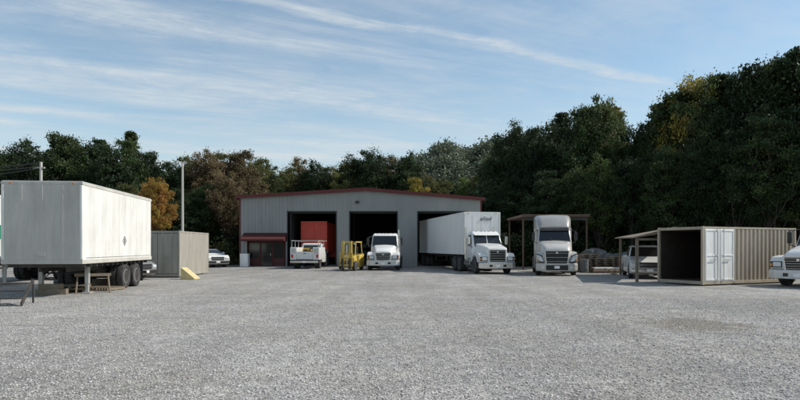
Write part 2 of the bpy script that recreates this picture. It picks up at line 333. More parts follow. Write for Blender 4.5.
# ------------------------------------------------------------ tractor
def tractor(name,label,loc,rz,paint,style,group='trucks parked in front of the workshop',Lf=6.6,fair=None,scale=1):
    e=thing(name,label,'truck',loc,rz,group,scale)
    fair=fair or paint
    aero=style=='aero'; cls=style=='classic'
    U=.24 if aero else 0
    g=G()
    for s in(-1,1): g.box(s*.43-.05,s*.43+.05,.35,Lf,.74,.98)
    for y in(.6,1.9,3.2,4.2,5.1,6.2,Lf-.1): g.box(-.38,.38,y-.05,y+.05,.78,.94)
    g.box(-.35,.35,.5,1.8,.55,1.1); g.cyl((-1.0,1.25,.52),(1.0,1.25,.52),.07,8)
    for y in(4.75,6.02): g.cyl((-1.0,y,.52),(1.0,y,.52),.1,8)
    part(e,'chassis',g,M_dark)
    part(e,'coupling_plate',G().box(-.45,.45,4.9,5.9,1.0,1.1),M_dark,.02)
    if cls:   S=[(.10,.60,.62,1.58,.08),(.16,.64,.60,1.66,.10),(.9,.72,.7,1.80,.12),(1.95,.86,.85,1.92,.12)]
    elif aero:S=[(.06,.66,.60,1.46,.16),(.14,.74,.60,1.60,.20),(.45,.84,.6,1.78,.26),(1.2,.92,.7,1.96,.26),(2.0,1.0,.85,2.08,.22)]
    else:     S=[(.10,.58,.66,1.34,.16),(.20,.64,.64,1.46,.2),(.7,.72,.7,1.62,.22),(1.95,.88,.85,1.84,.18)]
    hood=part(e,'hood',G().loft([hs(y,hw,z0,z1,r) for y,hw,z0,z1,r in S]),paint,0,True)
    zt=1.34 if not aero else 1.42
    for s in(-1,1):
        pr=[(.20,.74),(.12,.86),(.14,zt-.22),(.3,zt-.05),(.75,zt),(1.6,zt+.02),(1.92,zt-.2),(2.02,.8),(1.9,.74)]
        for i in range(9):
            a=math.radians(20+140*i/8); pr.append((1.25+.63*math.cos(a),.52+.63*math.sin(a)))
        pr.append((.55,.72))
        part(e,'fender',G().prismx(pr,*sx(s,.58,1.17)),paint,.08,seg=3)
    g=G(); secs=[]
    if aero:
        for zz,k in((.28,.97),(.36,1),(.66,1),(.74,.98)):
            secs.append([(-1.2*k,.6,zz),(-1.2*k,.25,zz),(-1.02*k,.04,zz),(-.5,-.05,zz),(.5,-.05,zz),(1.02*k,.04,zz),(1.2*k,.25,zz),(1.2*k,.6,zz)])
        part(e,'bumper',g.loft(secs),paint,.03)
        part(e,'lower_air_intake',G().box(-.62,.62,-.07,-.04,.34,.64),M_grille,.01)
        for s in(-1,1): part(e,'fog_lamp',G().cyl((s*.8,-.03,.5),(s*.8,.06,.5),.08,12),M_lens)
    else:
        for zz in(.36,.42,.68,.73):
            k=.98 if zz in(.36,.73) else 1
            secs.append([(-1.2*k,.35,zz),(-1.2*k,.12,zz),(-.95,-.02,zz),(.95,-.02,zz),(1.2*k,.12,zz),(1.2*k,.35,zz)])
        part(e,'bumper',g.loft(secs),M_chrome if cls else paint,.02)
        for s in(-1,1): part(e,'tow_slot',G().box(*sx(s,.35,.55),-.03,-.015,.46,.6),M_black)
    part(e,'licence_plate',G().box(-.15,.15,-.09 if aero else -.045,-.071 if aero else -.021,.44,.59),M_door,.004)
    if cls: gw0,gw1,gz0,gz1=.50,.50,.78,1.50
    elif aero: gw0,gw1,gz0,gz1=.58,.66,.72,1.46
    else: gw0,gw1,gz0,gz1=.46,.54,.74,1.26
    gy=.03 if aero else .08
    gr=part(e,'grille',G().loft([[(-gw0,gy,gz0),(gw0,gy,gz0),(gw1,gy,gz1),(-gw1,gy,gz1)],[(-gw0,gy+.1,gz0),(gw0,gy+.1,gz0),(gw1,gy+.1,gz1),(-gw1,gy+.1,gz1)]]),M_grille)
    g=G(); nb=5 if not aero else 3
    for i in range(nb):
        zz=gz0+(gz1-gz0)*(i+.5)/nb; k=gw0+(gw1-gw0)*(i+.5)/nb; g.box(-k,k,gy-.015,gy-.002,zz-.006,zz+.006)
    for s in(-1,1): g.loft([[(s*gw0,gy-.03,gz0),(s*(gw0+.03),gy-.03,gz0),(s*(gw0+.03),gy+.05,gz0),(s*gw0,gy+.05,gz0)],[(s*gw1,gy-.03,gz1),(s*(gw1+.03),gy-.03,gz1),(s*(gw1+.03),gy+.05,gz1),(s*gw1,gy+.05,gz1)]])
    g.box(-gw1-.03,gw1+.03,gy-.03,gy+.05,gz1+.001,gz1+.03)
    g.cyl((0,gy-.04,gz1-.1),(0,gy-.0,gz1-.1),.06,12)
    part(gr,'grille_bars',g,M_chrome)
    for s in(-1,1):
        if aero:
            P=[(s*.74,.10,.82),(s*1.04,.12,.88),(s*1.14,.22,1.26),(s*.86,.12,1.12)]
            h=part(e,'headlight',G().slab(P,(s*.2,-1,0),.03,.1),M_lens,.02)
            P=[(s*.70,.10,.77),(s*1.09,.12,.82),(s*1.165,.22,1.34),(s*.82,.12,1.19)]
            part(h,'headlight_bezel',G().slab(P,(s*.2,-1,0),.015,.08),M_black,.02)
        else:
            h=part(e,'headlight',G().box(*sx(s,.68,1.0),.06,.16,.86,1.06),M_lens,.03)
            part(h,'headlight_bezel',G().box(*sx(s,.65,1.13),.09,.15,.83,1.09),M_black,.02)
        part(e,'turn_signal',G().box(*sx(s,1.03,1.12),.07,.16,.88,1.0),M_amber,.02)
    zb,zr,zt2=1.78+U,2.60+U,2.74+U
    part(e,'cab',G().loft([rr(1.02,1.93,3.5,.10,.88),rr(1.04,1.93,3.5,.10,1.4),rr(1.02,1.93,3.5,.12,zb),rr(.94,2.38,3.46,.12,zr),rr(.84,2.62,3.36,.12,zt2)]),paint,.0,True)
    yb=lambda zz:1.93+(zz-zb)/(zr-zb)*.45
    xb=lambda zz:1.02-(zz-zb)/(zr-zb)*.08
    z0,z1=zb+.06,zr-.06
    ws=G()
    if cls:
        for s in(-1,1): ws.slab([(s*.03,yb(z0),z0),(s*.92,yb(z0),z0),(s*.86,yb(z1),z1),(s*.03,yb(z1),z1)],(0,-1,.3),.015,.04)
    else: ws.slab([(-.94,yb(z0),z0),(.94,yb(z0),z0),(.87,yb(z1),z1),(-.87,yb(z1),z1)],(0,-1,.3),.015,.04)
    part(e,'windshield',ws,M_glass,.012)
    part(e,'cowl',G().box(-.9,.9,1.84,1.95,zb-.05,zb+.05),M_black,.02)
    for s in(-1,1): part(e,'wiper',G().cyl((s*.1,yb(z0)-.03,z0+.02),(s*.6,yb(z0+.45)-.04,z0+.4),.012,5),M_black)
    for s in(-1,1):
        part(e,'door_seam',G().slab([(s*1.04,2.17,.95),(s*1.04,3.23,.95),(s*xb(zb),3.23,zb),(s*xb(zb),2.12,zb)],(s,0,0),.008,.02),M_black)
        d=part(e,'door',G().slab([(s*1.04,2.2,.98),(s*1.04,3.2,.98),(s*xb(zb-.02),3.2,zb-.02),(s*xb(zb-.02),2.15,zb-.02)],(s,0,0),.015,.03),paint,.01)
        part(d,'side_window',G().slab([(s*xb(zb+.04),2.22,zb+.04),(s*xb(zb+.04),3.15,zb+.04),(s*xb(zr-.1),3.1,zr-.1),(s*xb(zr-.1),2.55,zr-.1)],(s,0,0),.02,.03),M_glass,.01)
        part(d,'door_handle',G().box(*sx(s,1.06,1.09),3.0,3.15,1.45,1.5),M_chrome,.005)
        g=G().cyl((s*1.0,2.12,zb-.1),(s*1.25,1.98,1.80+U),.02,6).cyl((s*.98,2.3,zr-.1),(s*1.25,1.98,2.42+U),.02,6).cyl((s*1.25,1.98,1.78+U),(s*1.25,1.98,2.45+U),.018,6)
        mi=part(e,'mirror_arm',g,M_black)
        part(mi,'mirror',G().box(*sx(s,1.18,1.36),1.93,2.03,1.86+U,2.38+U),M_black if not cls else M_chrome,.03)
        part(e,'fuel_tank',G().cyl((s*.85,2.3,.66),(s*.85,3.6,.66),.3,18),M_chrome,.02)
        part(e,'cab_step',G().box(*sx(s,.9,1.17),2.35,2.95,.36,.41).box(*sx(s,.95,1.15),2.35,2.95,.68,.72),M_dark,.01)
        wheel(e,s*1.03,1.25,.52,.28,s)
        for y in(4.75,6.02): wheel(e,s*1.06,y,.52,.26,s,True)
        part(e,'mudflap',G().box(*sx(s,.62,1.2),6.62,6.64,.25,.95),M_rub)
    if aero:
        part(e,'sleeper_box',G().loft([rr(1.14,3.5,5.15,.08,.9),rr(1.15,3.5,5.15,.08,2.9)]),paint,.0,True)
        part(e,'roof_fairing',G().loft([hs(2.42,.86,zr-.02,zr+.12,.08),hs(2.6,.94,zr-.02,3.14,.26),hs(2.9,1.02,zr-.02,3.42,.34),hs(3.4,1.10,zr-.02,3.66,.36),hs(4.1,1.15,zr-.02,3.78,.3),hs(5.16,1.15,zr-.02,3.80,.26)]),fair,.0,True)
        for s in(-1,1): part(e,'side_skirt',G().box(*sx(s,1.12,1.17),3.3,4.1,.35,1.0),paint,.02)
        part(e,'sun_visor',G().slab([(-.9,2.24,zr-.16),(.9,2.24,zr-.16),(.88,2.38,zr+.02),(-.88,2.38,zr+.02)],(0,-1,.3),.07,.03),M_black,.01)
    else:
        for s in((1,) if not cls else (-1,1)):
            part(e,'exhaust_stack',G().cyl((s*1.0,3.68,.9),(s*1.0,3.68,3.05),.075,12).cyl((s*1.0,3.68,1.3),(s*1.0,3.68,2.3),.12,12),M_chrome)
        if cls: part(e,'sun_visor',G().slab([(-.88,2.30,2.55),(.88,2.30,2.55),(.84,2.16,2.44),(-.84,2.16,2.44)],(0,-1,1),.05,.03),paint,.01)
    for x in(-.6,-.25,0,.25,.6):
        if aero: part(e,'marker_light',G().box(x-.05,x+.05,2.56,2.66,3.07,3.12),M_amber,.01)
        else: part(e,'marker_light',G().box(x-.04,x+.04,2.56,2.66,2.68,2.745),M_amber,.01)
    return e
# ------------------------------------------------------------ trailer box
def text_part(par,name,body,size,loc,rot,m,shear=0):
    c=bpy.data.curves.new(name,'FONT'); c.body=body; c.size=size; c.shear=shear; c.extrude=.004; c.align_x='CENTER'; c.align_y='CENTER'
    to=bpy.data.objects.new('tmp',c); col.objects.link(to)
    me=bpy.data.meshes.new_from_object(to.evaluated_get(bpy.context.evaluated_depsgraph_get())); bpy.data.objects.remove(to)
    me.materials.clear(); me.materials.append(m)
    o=bpy.data.objects.new(name,me); col.objects.link(o); o.parent=par; o.location=loc; o.rotation_euler=rot; return o
def trailer(name,label,loc,rz,L_,z0,z1,axles,legs_y,side_m,nose_m,group=None,W=2.59,stripe=None,frame_h=.3,post=None):
    e=thing(name,label,'trailer',loc,rz,group); h=W/2
    part(e,'cargo_box',G().loft([rr(h,0,L_,.09,z0+.08),rr(h,0,L_,.09,z1-.06)]),side_m,.0)
    n=int(L_/(.61 if post is None else 1.22)); pp=.006 if post is None else post
    for s in(-1,1):
        g=G()
        for i in range(1,n):
            y=i*L_/n; g.box(*sx(s,h,h+pp),y-.02,y+.02,z0+.16,z1-.14)
        for i in range(0,int(L_/.2)-1): g.box(*sx(s,h,h+.012),.2+i*.2,.215+i*.2,z0+.30,z0+.315)
        part(e,'side_panel_seams',g,side_m)
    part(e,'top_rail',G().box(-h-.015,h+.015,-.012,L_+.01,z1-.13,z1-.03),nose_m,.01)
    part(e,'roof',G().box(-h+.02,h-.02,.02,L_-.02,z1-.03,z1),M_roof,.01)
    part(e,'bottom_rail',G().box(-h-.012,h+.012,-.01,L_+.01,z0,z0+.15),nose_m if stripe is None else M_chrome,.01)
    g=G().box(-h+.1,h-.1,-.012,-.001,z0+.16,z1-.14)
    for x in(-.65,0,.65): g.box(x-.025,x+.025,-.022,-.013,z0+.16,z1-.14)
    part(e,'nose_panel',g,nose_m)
    for s in(-1,1):
        part(e,'corner_post',G().box(*sx(s,h-.1,h+.008),-.018,.10,z0+.152,z1-.132),M_trailer,.03)
        part(e,'marker_light',G().box(s*(h-.3)-.04,s*(h-.3)+.04,-.03,-.012,z1-.11,z1-.06),M_amber,.005)
    part(e,'air_line_box',G().box(-.12,.12,-.05,-.023,z0+.25,z0+.38),M_rim,.01)
    g=G()
    for s in(-1,1): g.box(s*.45-.05,s*.45+.05,.8,L_-.1,z0-frame_h,z0-.002)
    for i in range(int(L_/.5)): g.box(-h+.05,h-.05,.3+i*.5,.36+i*.5,z0-.12,z0-.004)
    ya=sum(axles)/len(axles)
    g.box(-.6,.6,ya-1.3,ya+1.3,z0-frame_h-.08,z0-frame_h)
    for y in axles: g.cyl((-1.0,y,.5),(1.0,y,.5),.08,10); g.box(-.55,-.4,y-.45,y+.45,.52,z0-frame_h); g.box(.4,.55,y-.45,y+.45,.52,z0-frame_h)
    part(e,'underframe',g,M_dark)
    for s in(-1,1):
        for y in axles: wheel(e,s*1.13,y,.5,.25,s,True)
        lg=part(e,'landing_gear_leg',G().box(s*.8-.07,s*.8+.07,legs_y-.07,legs_y+.07,.35,z0-.01).box(s*.8-.05,s*.8+.05,legs_y-.05,legs_y+.05,.05,.35),M_rim,.01)
        part(lg,'landing_foot',G().box(s*.8-.15,s*.8+.15,legs_y-.15,legs_y+.15,.005,.05),M_rim,.01)
        part(e,'leg_brace',G().cyl((s*.8,legs_y,.5),(s*.5,legs_y+.9,z0-.1),.025,6),M_rim)
        part(e,'mudflap',G().box(*sx(s,.75,1.28),max(axles)+.65,max(axles)+.67,.2,z0),M_rub)
        part(e,'rear_door',G().box(*sx(s,.01,h-.06),L_+.002,L_+.03,z0+.16,z1-.14),side_m,.01)
        part(e,'tail_light',G().box(s*1.05-.08,s*1.05+.08,L_+.012,L_+.03,z0+.03,z0+.11),M_redl,.01)
    part(e,'underride_guard',G().box(-1.1,1.1,L_-.1,L_,.5,.6).box(-.7,-.6,L_-.09,L_-.01,.6,z0).box(.6,.7,L_-.09,L_-.01,.6,z0),M_dark)
    part(e,'cross_shaft',G().cyl((-.8,legs_y,.75),(.8,legs_y,.75),.03,8),M_dark)
    if stripe:
        part(e,'side_stripe',G().box(h+.007,h+.015,.3,L_-.3,z0+.9,z0+1.5),stripe)
    return e
D0=19.5; xr=gx(80,D0); 
rzL=math.atan2(.75,7.0)
cx=xr-1.295*math.cos(rzL); cy=D0-1.295*math.sin(rzL)+.15
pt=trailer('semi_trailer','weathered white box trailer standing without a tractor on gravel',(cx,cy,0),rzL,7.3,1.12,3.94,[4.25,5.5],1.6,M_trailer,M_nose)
def diamond(par,x,y,zc,r):
    g=G()
    P=[(x,y,zc+r),(x,y+r,zc),(x,y,zc-r),(x,y-r,zc)]
    Q=[(x,y,zc+r*.75),(x,y+r*.75,zc),(x,y,zc-r*.75),(x,y-r*.75,zc)]
    vs=P+Q+[(a+.006,b,c) for a,b,c in P+Q]
    fs=[]
    for i in range(4):
        j=(i+1)%4; fs+=[(i,j,4+j,4+i),(8+i,12+i,12+j,8+j),(i,8+i,8+j,j),(4+i,4+j,12+j,12+i)]
    g.add(vs,fs).box(x,x+.006,y-.04,y+.04,zc-.08,zc+.08); return part(par,'diamond_emblem',g,M_black)
diamond(pt,1.296,3.9,1.95,.2)
part(pt,'rub_stripe',G().box(1.304,1.310,.3,7.0,1.32,1.34),M_rim)
trailer('semi_trailer','white box trailer with green band beside another trailer',(-18.55,24.2,0),math.radians(2),8.5,1.15,3.95,[6.2,7.4],1.8,M_trailer,M_trailer,stripe=M_green)
T3=math.atan2(2.45,14)
tx,ty=gx(498,35.9),35.9
t3=tractor('semi_truck','white conventional day cab truck coupled to a long trailer',(tx,ty,0),T3,M_white,'classic')
fx=tx-math.sin(T3)*4.0+.28; fy=ty+math.cos(T3)*4.0
b3=trailer('semi_trailer','long white box trailer backed into a workshop bay',(fx,fy,0),T3+.012,14.2,1.18,4.12,[11.6,12.9],2.6+.6,M_trailer2,M_trailer2,frame_h=.25,post=.004)
text_part(b3,'lettering','allied',.4,(.2,-.03,3.64),(math.radians(90),0,0),M_black,.35)
tractor('semi_truck','white day cab truck with short sloped hood near a bay',(gx(383,41.6),41.6,0),math.radians(-2),M_white,'day')
tractor('semi_truck','pale silver sleeper truck with tall grey roof fairing',(gx(557,33.8),33.8,0),math.radians(-11),M_silver,'aero',fair=M_fair)
tractor('semi_truck','white truck with rounded hood parked beside a beige container',(16.5,24.0,0),math.radians(-60),M_white,'day',group=None)
# red box truck in the bay (rear towards the yard, local rear at y=0)
R_=thing('box_truck','red box truck parked nose first inside the workshop bay','truck',(gx(314,51.3),51.3,.03),math.radians(-2))
part(R_,'cargo_box',G().box(-1.15,1.15,.02,5.2,1.2,3.9),M_red,.03)
for s in(-1,1):
    part(R_,'rear_door',G().box(*sx(s,.01,1.05),-.01,.018,1.3,3.75),M_red,.01)
    part(R_,'corner_post',G().box(*sx(s,1.06,1.17),-.03,.08,1.2,3.92),M_red,.01)
    part(R_,'tail_light',G().box(*sx(s,.8,1.0),-.04,.0,1.0,1.1),M_redl)
    wheel(R_,s*.98,1.2,.48,.25,s,True); wheel(R_,s*.98,6.3,.48,.25,s)
part(R_,'door_header',G().box(-1.17,1.17,-.035,.08,3.76,3.95),M_red,.01)
part(R_,'chassis',G().box(-.45,-.35,.1,7,.8,1.19).box(.35,.45,.1,7,.8,1.19).box(-.34,.34,.3,.5,.9,1.1).box(-.34,.34,5,5.2,.9,1.1),M_dark)
part(R_,'rear_bumper',G().box(-1.1,1.1,-.1,.0,.55,.7),M_dark,.01)
part(R_,'cab',G().loft([rr(1.1,5.4,7.4,.12,.7),rr(1.1,5.4,7.4,.12,1.8),rr(1.0,5.5,6.9,.15,2.7)]),M_red,0,True)
part(R_,'windshield',G().slab([(-.95,7.33,1.9),(.95,7.33,1.9),(.88,6.98,2.6),(-.88,6.98,2.6)],(0,1,.2),.05,.05),M_glass)
# ------------------------------------------------------------ cars
def car(name,label,loc,rz,paint,kind,scale=1.0,group=None):
    e=thing(name,label,{'suv':'car','sedan':'car','pickup':'pickup truck'}[kind],loc,rz,group,scale)
    L_=4.7; yf,yr,R=.92,3.7,.35
    if kind=='pickup': L_=5.2; yr=4.05
    up={'suv':[(1.3,1.04),(4.5,1.04),(4.66,.9)],'sedan':[(1.35,1.0),(3.8,1.02),(4.6,.98),(4.68,.85)],'pickup':[(1.4,1.08),(5.1,1.08),(5.18,1.0)]}[kind]
    pr=[(.12,.26),(.02,.34),(0,.6),(.06,.80),(.3,.94)]+up+[(L_,.55),(L_-.1,.3)]
    def arch(yc): 
        return [(yc+.43*math.cos(math.radians(a)),.35+.43*math.sin(math.radians(a))) for a in range(-5,186,19)]
    pr+=[(yr+.44,.27)]+arch(yr)+[(yr-.44,.27),(yf+.44,.27)]+arch(yf)+[(yf-.44,.27)]
    part(e,'body',G().prismx(pr,-.9,.9),paint,.09,seg=3)
    part(e,'underbody',G().box(-.7,.7,.2,L_-.2,.22,.6),M_black)
    yb0,yb1,yt0,yt1,zr={'suv':(1.2,4.5,2.0,4.2,1.68),'sedan':(1.25,4.1,2.05,3.3,1.42),'pickup':(1.45,3.3,2.1,3.15,1.66)}[kind]
    zb=1.0; hb,ht=.84,.66
    part(e,'cabin',G().loft([rr(hb,yb0,yb1,.1,zb),rr(ht,yt0,yt1,.12,zr-.05),rr(ht-.1,yt0+.12,yt1-.1,.1,zr)]),paint,0,True)
    f=lambda a,b,zz:a+(b-a)*(zz-zb)/(zr-.05-zb)
    za,zc=zb+.09,zr-.10
    X=lambda zz:f(hb,ht,zz)
    part(e,'windshield',G().slab([(-X(za)+.06,f(yb0,yt0,za),za),(X(za)-.06,f(yb0,yt0,za),za),(X(zc)-.06,f(yb0,yt0,zc),zc),(-X(zc)+.06,f(yb0,yt0,zc),zc)],(0,-1,.5),.012,.03),M_glass)
    part(e,'rear_window',G().slab([(-X(za)+.1,f(yb1,yt1,za),za),(X(za)-.1,f(yb1,yt1,za),za),(X(zc)-.1,f(yb1,yt1,zc),zc),(-X(zc)+.1,f(yb1,yt1,zc),zc)],(0,1,.3),.012,.03),M_glass)
    for s in(-1,1):
        for k in range(3 if kind=='suv' else 2):
            n=3 if kind=='suv' else 2
            A0=f(yb0,yt0,za)+.15; A1=f(yb1,yt1,za)-.1; B0=f(yb0,yt0,zc)+.1; B1=f(yb1,yt1,zc)-.08
            a0,a1=A0+(A1-A0)*k/n+.03,A0+(A1-A0)*(k+1)/n-.03; b0,b1=B0+(B1-B0)*k/n+.03,B0+(B1-B0)*(k+1)/n-.03
            part(e,'side_window',G().slab([(s*X(za),a0,za),(s*X(za),a1,za),(s*X(zc),b1,zc),(s*X(zc),b0,zc)],(s,0,.2),.012,.03),M_glass)
            if k<2: part(e,'door_handle',G().box(*sx(s,.9,.93),a1-.25,a1-.1,.86,.89),paint,.005)
        part(e,'headlight',G().box(*sx(s,.55,.86),-.015,.14,.62,.78),M_lens,.04)
        part(e,'tail_light',G().box(*sx(s,.66,.86),L_-.1,L_+.015,.68,.95),M_redl,.03)
        part(e,'side_mirror',G().box(*sx(s,.86,1.05),1.65,1.78,1.02,1.17),paint,.03)
        for y in(yf,yr): wheel(e,s*.79,y,R,.22,s)
    gr=part(e,'grille',G().box(-.48,.48,-.012,.1,.56,.82),M_grille,.02)
    part(gr,'grille_bars',G().box(-.47,.47,-.022,-.0125,.65,.67).box(-.47,.47,-.022,-.0125,.72,.735),M_chrome)
    part(e,'bumper',G().box(-.88,.88,-.07,.1,.34,.52),M_chrome if kind=='pickup' else M_black,.04)
    part(e,'licence_plate',G().box(-.15,.15,-.08,-.071,.38,.5),M_door)
    return e
car('parked_car','white car parked beside the workshop wall',(gx(225,49.5),47.6,0),math.radians(35),M_white,'sedan',1.08)
car('parked_car','grey car parked between a trailer and a storage container',(-13.0,29.6,0),math.radians(78),M_cargrey,'sedan')
car('pickup_truck','white pickup truck partly under a lean-to roof',(gx(650,30.4),30.4,0),math.radians(-16),M_white,'pickup',1.08)
# ------------------------------------------------------------ service truck
def service(loc,rz):
    e=thing('service_truck','white utility body work truck with its tailgate towards the yard','truck',loc,rz,'trucks parked in front of the workshop',.94)
    part(e,'chassis',G().box(-.45,-.35,.4,5.9,.55,.75).box(.35,.45,.4,5.9,.55,.75).box(-.34,.34,1,1.2,.6,.7).box(-.34,.34,5,5.2,.6,.7),M_dark)
    part(e,'hood',G().loft([hs(0,.85,.5,1.05,.12),hs(.15,.92,.45,1.15,.12),hs(1.2,.96,.45,1.28,.12)]),M_white,0,True)
    part(e,'cab',G().loft([rr(1.0,1.1,2.7,.1,.5),rr(1.0,1.1,2.7,.1,1.3),rr(.86,1.7,2.6,.12,2.05),rr(.76,1.8,2.5,.1,2.14)]),M_white,0,True)
    part(e,'rear_window',G().slab([(-.74,2.68,1.45),(.74,2.68,1.45),(.68,2.61,1.95),(-.68,2.61,1.95)],(0,1,0),.02,.03),M_glass)
    part(e,'windshield',G().slab([(-.82,1.15,1.35),(.82,1.15,1.35),(.7,1.67,1.98),(-.7,1.67,1.98)],(0,-1,.5),.03,.04),M_glass)
    for s in(-1,1):
        b=part(e,'tool_cabinet',G().box(*sx(s,.68,1.2),2.85,5.75,.75,1.78),M_white,.03)
        for k in range(3): part(b,'cabinet_door',G().box(*sx(s,1.2,1.215),2.92+k*.95,3.8+k*.95,.85,1.7),M_white,.01)
        part(b,'rear_panel_seam',G().box(*sx(s,.74,1.15),5.75,5.756,1.3,1.32),M_black)
        part(b,'rear_hatch',G().box(*sx(s,.76,1.12),5.75,5.765,1.38,1.7),M_nose,.01)
        part(e,'side_window',G().slab([(s*.98,1.5,1.38),(s*.98,2.5,1.38),(s*.88,2.45,1.95),(s*.88,1.8,1.95)],(s,0,.2),.02,.03),M_glass)
        part(e,'tail_light',G().box(*sx(s,.96,1.12),5.752,5.79,.92,1.2),M_redl,.01)
        part(e,'side_mirror',G().box(*sx(s,1.05,1.25),1.6,1.7,1.25,1.6),M_black,.02)
        part(e,'headlight',G().box(*sx(s,.6,.85),-.03,.06,.75,.95),M_lens,.02)
        wheel(e,s*.92,.95,.4,.24,s); wheel(e,s*1.0,4.6,.4,.22,s,True)
    part(e,'cargo_bed',G().box(-.675,.675,2.85,5.7,.76,.84),M_dark)
    part(e,'tailgate',G().box(-.67,.67,5.68,5.74,.78,1.42),M_white,.015)
    part(e,'tailgate_handle',G().box(-.12,.12,5.741,5.75,1.24,1.3),M_black)
    part(e,'rear_bumper',G().box(-1.15,1.15,5.76,6.0,.5,.68),M_chrome,.02)
    part(e,'licence_plate',G().box(-.16,.16,6.001,6.012,.52,.66),M_door)
    g=G()
    for y in(2.95,4.3,5.6):
        for s in(-1,1): g.cyl((s*1.1,y,1.78),(s*1.1,y,2.34),.03,6)
        g.cyl((-1.1,y,2.32),(1.1,y,2.32),.03,6)
    for s in(-1,1): g.cyl((s*1.1,1.3,2.34),(s*1.1,5.7,2.34),.03,6)
    part(e,'ladder_rack',g,M_rim)
    part(e,'beacon_light',G().cyl((-.5,2.1,2.14),(-.5,2.1,2.3),.09,10),M_amber)
    return e
D=44.4
service((gx(306.5,D)+.0,D+5.7,0),math.radians(180-2))
g=G().box(-.4,.3,-.3,.3,0,.45).box(-.2,.15,-.2,.25,.45,.7).cyl((.3,0,.35),(.3,0,.9),.06,10)
solo('tool_crate',g,M_rust,'rusty tool crate lying in the bed of a work truck','crate',bevel=.02,loc=(gx(306.5,46.5),46.4,.795))
solo('equipment_case',G().box(-.45,.45,-.35,.35,0,.7).box(-.3,.3,-.2,.2,.7,.82),M_yel,'yellow equipment case in the bed of a work truck','case',bevel=.03,loc=(gx(306.5,48)+.1,47.3,.795))
# ------------------------------------------------------------ forklift
def forklift(loc,rz):
    e=thing('forklift','yellow forklift with raised mast and overhead guard on gravel','forklift',loc,rz)
    part(e,'chassis',G().prismx([(.08,.22),(.08,.95),(.45,1.15),(.62,1.1),(.8,.6),(1.15,.6),(1.25,1.1),(2.15,1.15),(2.3,.85),(2.3,.3),(2.0,.2)],-.52,.52),M_yel,.05)
    part(e,'counterweight',G().loft([rr(.54,1.85,2.45,.15,.3),rr(.56,1.85,2.5,.2,.6),rr(.54,1.85,2.42,.2,1.2)]),M_yel,.0,True)
    g=G()
    for s in(-1,1): g.box(s*.33-.055,s*.33+.055,-.1,.03,.1,2.12).box(s*.22-.04,s*.22+.04,-.14,-.02,.15,2.06)
    for zz in(.5,1.25,2.06): g.box(-.36,.36,-.02,.02,zz-.06,zz+.06)
    part(e,'mast',g,M_yel)
    part(e,'lift_cylinder',G().cyl((0,-.03,.2),(0,-.03,1.8),.045,8),M_chrome)
    for s in(-1,1): part(e,'hydraulic_hose',G().cyl((s*.1,-.06,.3),(s*.12,-.06,1.95),.018,6),M_black)
    part(e,'fork_carriage',G().box(-.5,.5,-.2,-.15,.35,.47).box(-.5,.5,-.2,-.15,.75,.87).box(-.48,-.42,-.2,-.15,.47,1.25).box(.42,.48,-.2,-.15,.47,1.25).box(-.2,-.17,-.2,-.15,.87,1.25).box(.17,.2,-.2,-.15,.87,1.25).box(-.48,.48,-.2,-.15,1.25,1.29),M_yel)
    for s in(-1,1): part(e,'fork',G().prismx([(-.2,.9),(-.24,.9),(-.25,.16),(-1.2,.13),(-1.2,.11),(-.2,.10)],s*.28-.07,s*.28+.07),M_dark)
    g=G()
    for s in(-1,1):
        g.cyl((s*.48,.35,1.0),(s*.46,.6,2.05),.04,6).cyl((s*.48,2.0,1.1),(s*.46,1.8,2.05),.04,6)
    for i in range(9): g.box(-.46,.46,.55+i*.15,.60+i*.15,2.03,2.08)
    for s in(-1,1): g.box(s*.48-.03,s*.48+.03,.5,1.88,2.02,2.10)
    part(e,'overhead_guard',g,M_yel)
    part(e,'seat',G().box(-.27,.27,1.2,1.65,1.16,1.28).box(-.27,.27,1.6,1.72,1.28,1.72),M_black,.04)
    part(e,'steering_wheel',G().cyl((0,.75,1.3),(0,.78,1.33),.17,14).cyl((0,.5,1.0),(0,.76,1.31),.025,6),M_black)
    for s in(-1,1):
        wheel(e,s*.5,.3,.36,.22,s); wheel(e,s*.44,1.95,.28,.18,s)
        part(e,'work_lamp',G().cyl((s*.38,.46,1.93),(s*.38,.54,1.93),.065,10),M_lens)
forklift((gx(347,41),41,0),math.radians(-14))
# ------------------------------------------------------------ building
BD=50.0
XL,XR=gx(240,BD),gx(481,BD); XC=gx(366,BD)
ZL=gz(197.5,BD); ZR=gz(199.5,BD); ZC=gz(190,BD)
def top(x): return ZL+(ZC-ZL)*(x-XL)/(XC-XL) if x<XC else ZC+(ZR-ZC)*(x-XC)/(XR-XC)
B_=thing('workshop_building','grey ribbed metal workshop with maroon trim and three open bays','building',(0,0,0))
ops=[(gx(288,BD),gx(336,BD)),(gx(350,BD),gx(397,BD)),(gx(418,BD),gx(466,BD))]
OT=gz(212,BD)
off0,off1=gx(247,BD),gx(286,BD); OZ=gz(240,BD)
depth=24
g=G()
def wallpiece(x0,x1,z0,zt=None):
    xs=[x0]+([XC] if x0<XC<x1 and zt is None else [])+[x1]
    for a,b in zip(xs,xs[1:]):
        ta=top(a) if zt is None else zt; tb=top(b) if zt is None else zt
        g.loft([[(a,BD,z0),(b,BD,z0),(b,BD,tb),(a,BD,ta)],[(a,BD+.12,z0),(b,BD+.12,z0),(b,BD+.12,tb),(a,BD+.12,ta)]])
    n=int((x1-x0)/.3)
    for i in range(n+1):
        x=x0+.04+i*(x1-x0-.08)/max(n,1); t=top(x) if zt is None else zt
        g.box(x-.045,x+.045,BD-.045,BD-.002,z0+.02,t-.02)
wallpiece(XL,off0,0); wallpiece(off0,off1,OZ); wallpiece(off1,ops[0][0],0)
for i,(a,b) in enumerate(ops):
    wallpiece(a,b,OT)
    nx=ops[i+1][0] if i<2 else XR
    wallpiece(b,nx,0)
part(B_,'front_wall',g,M_wall)
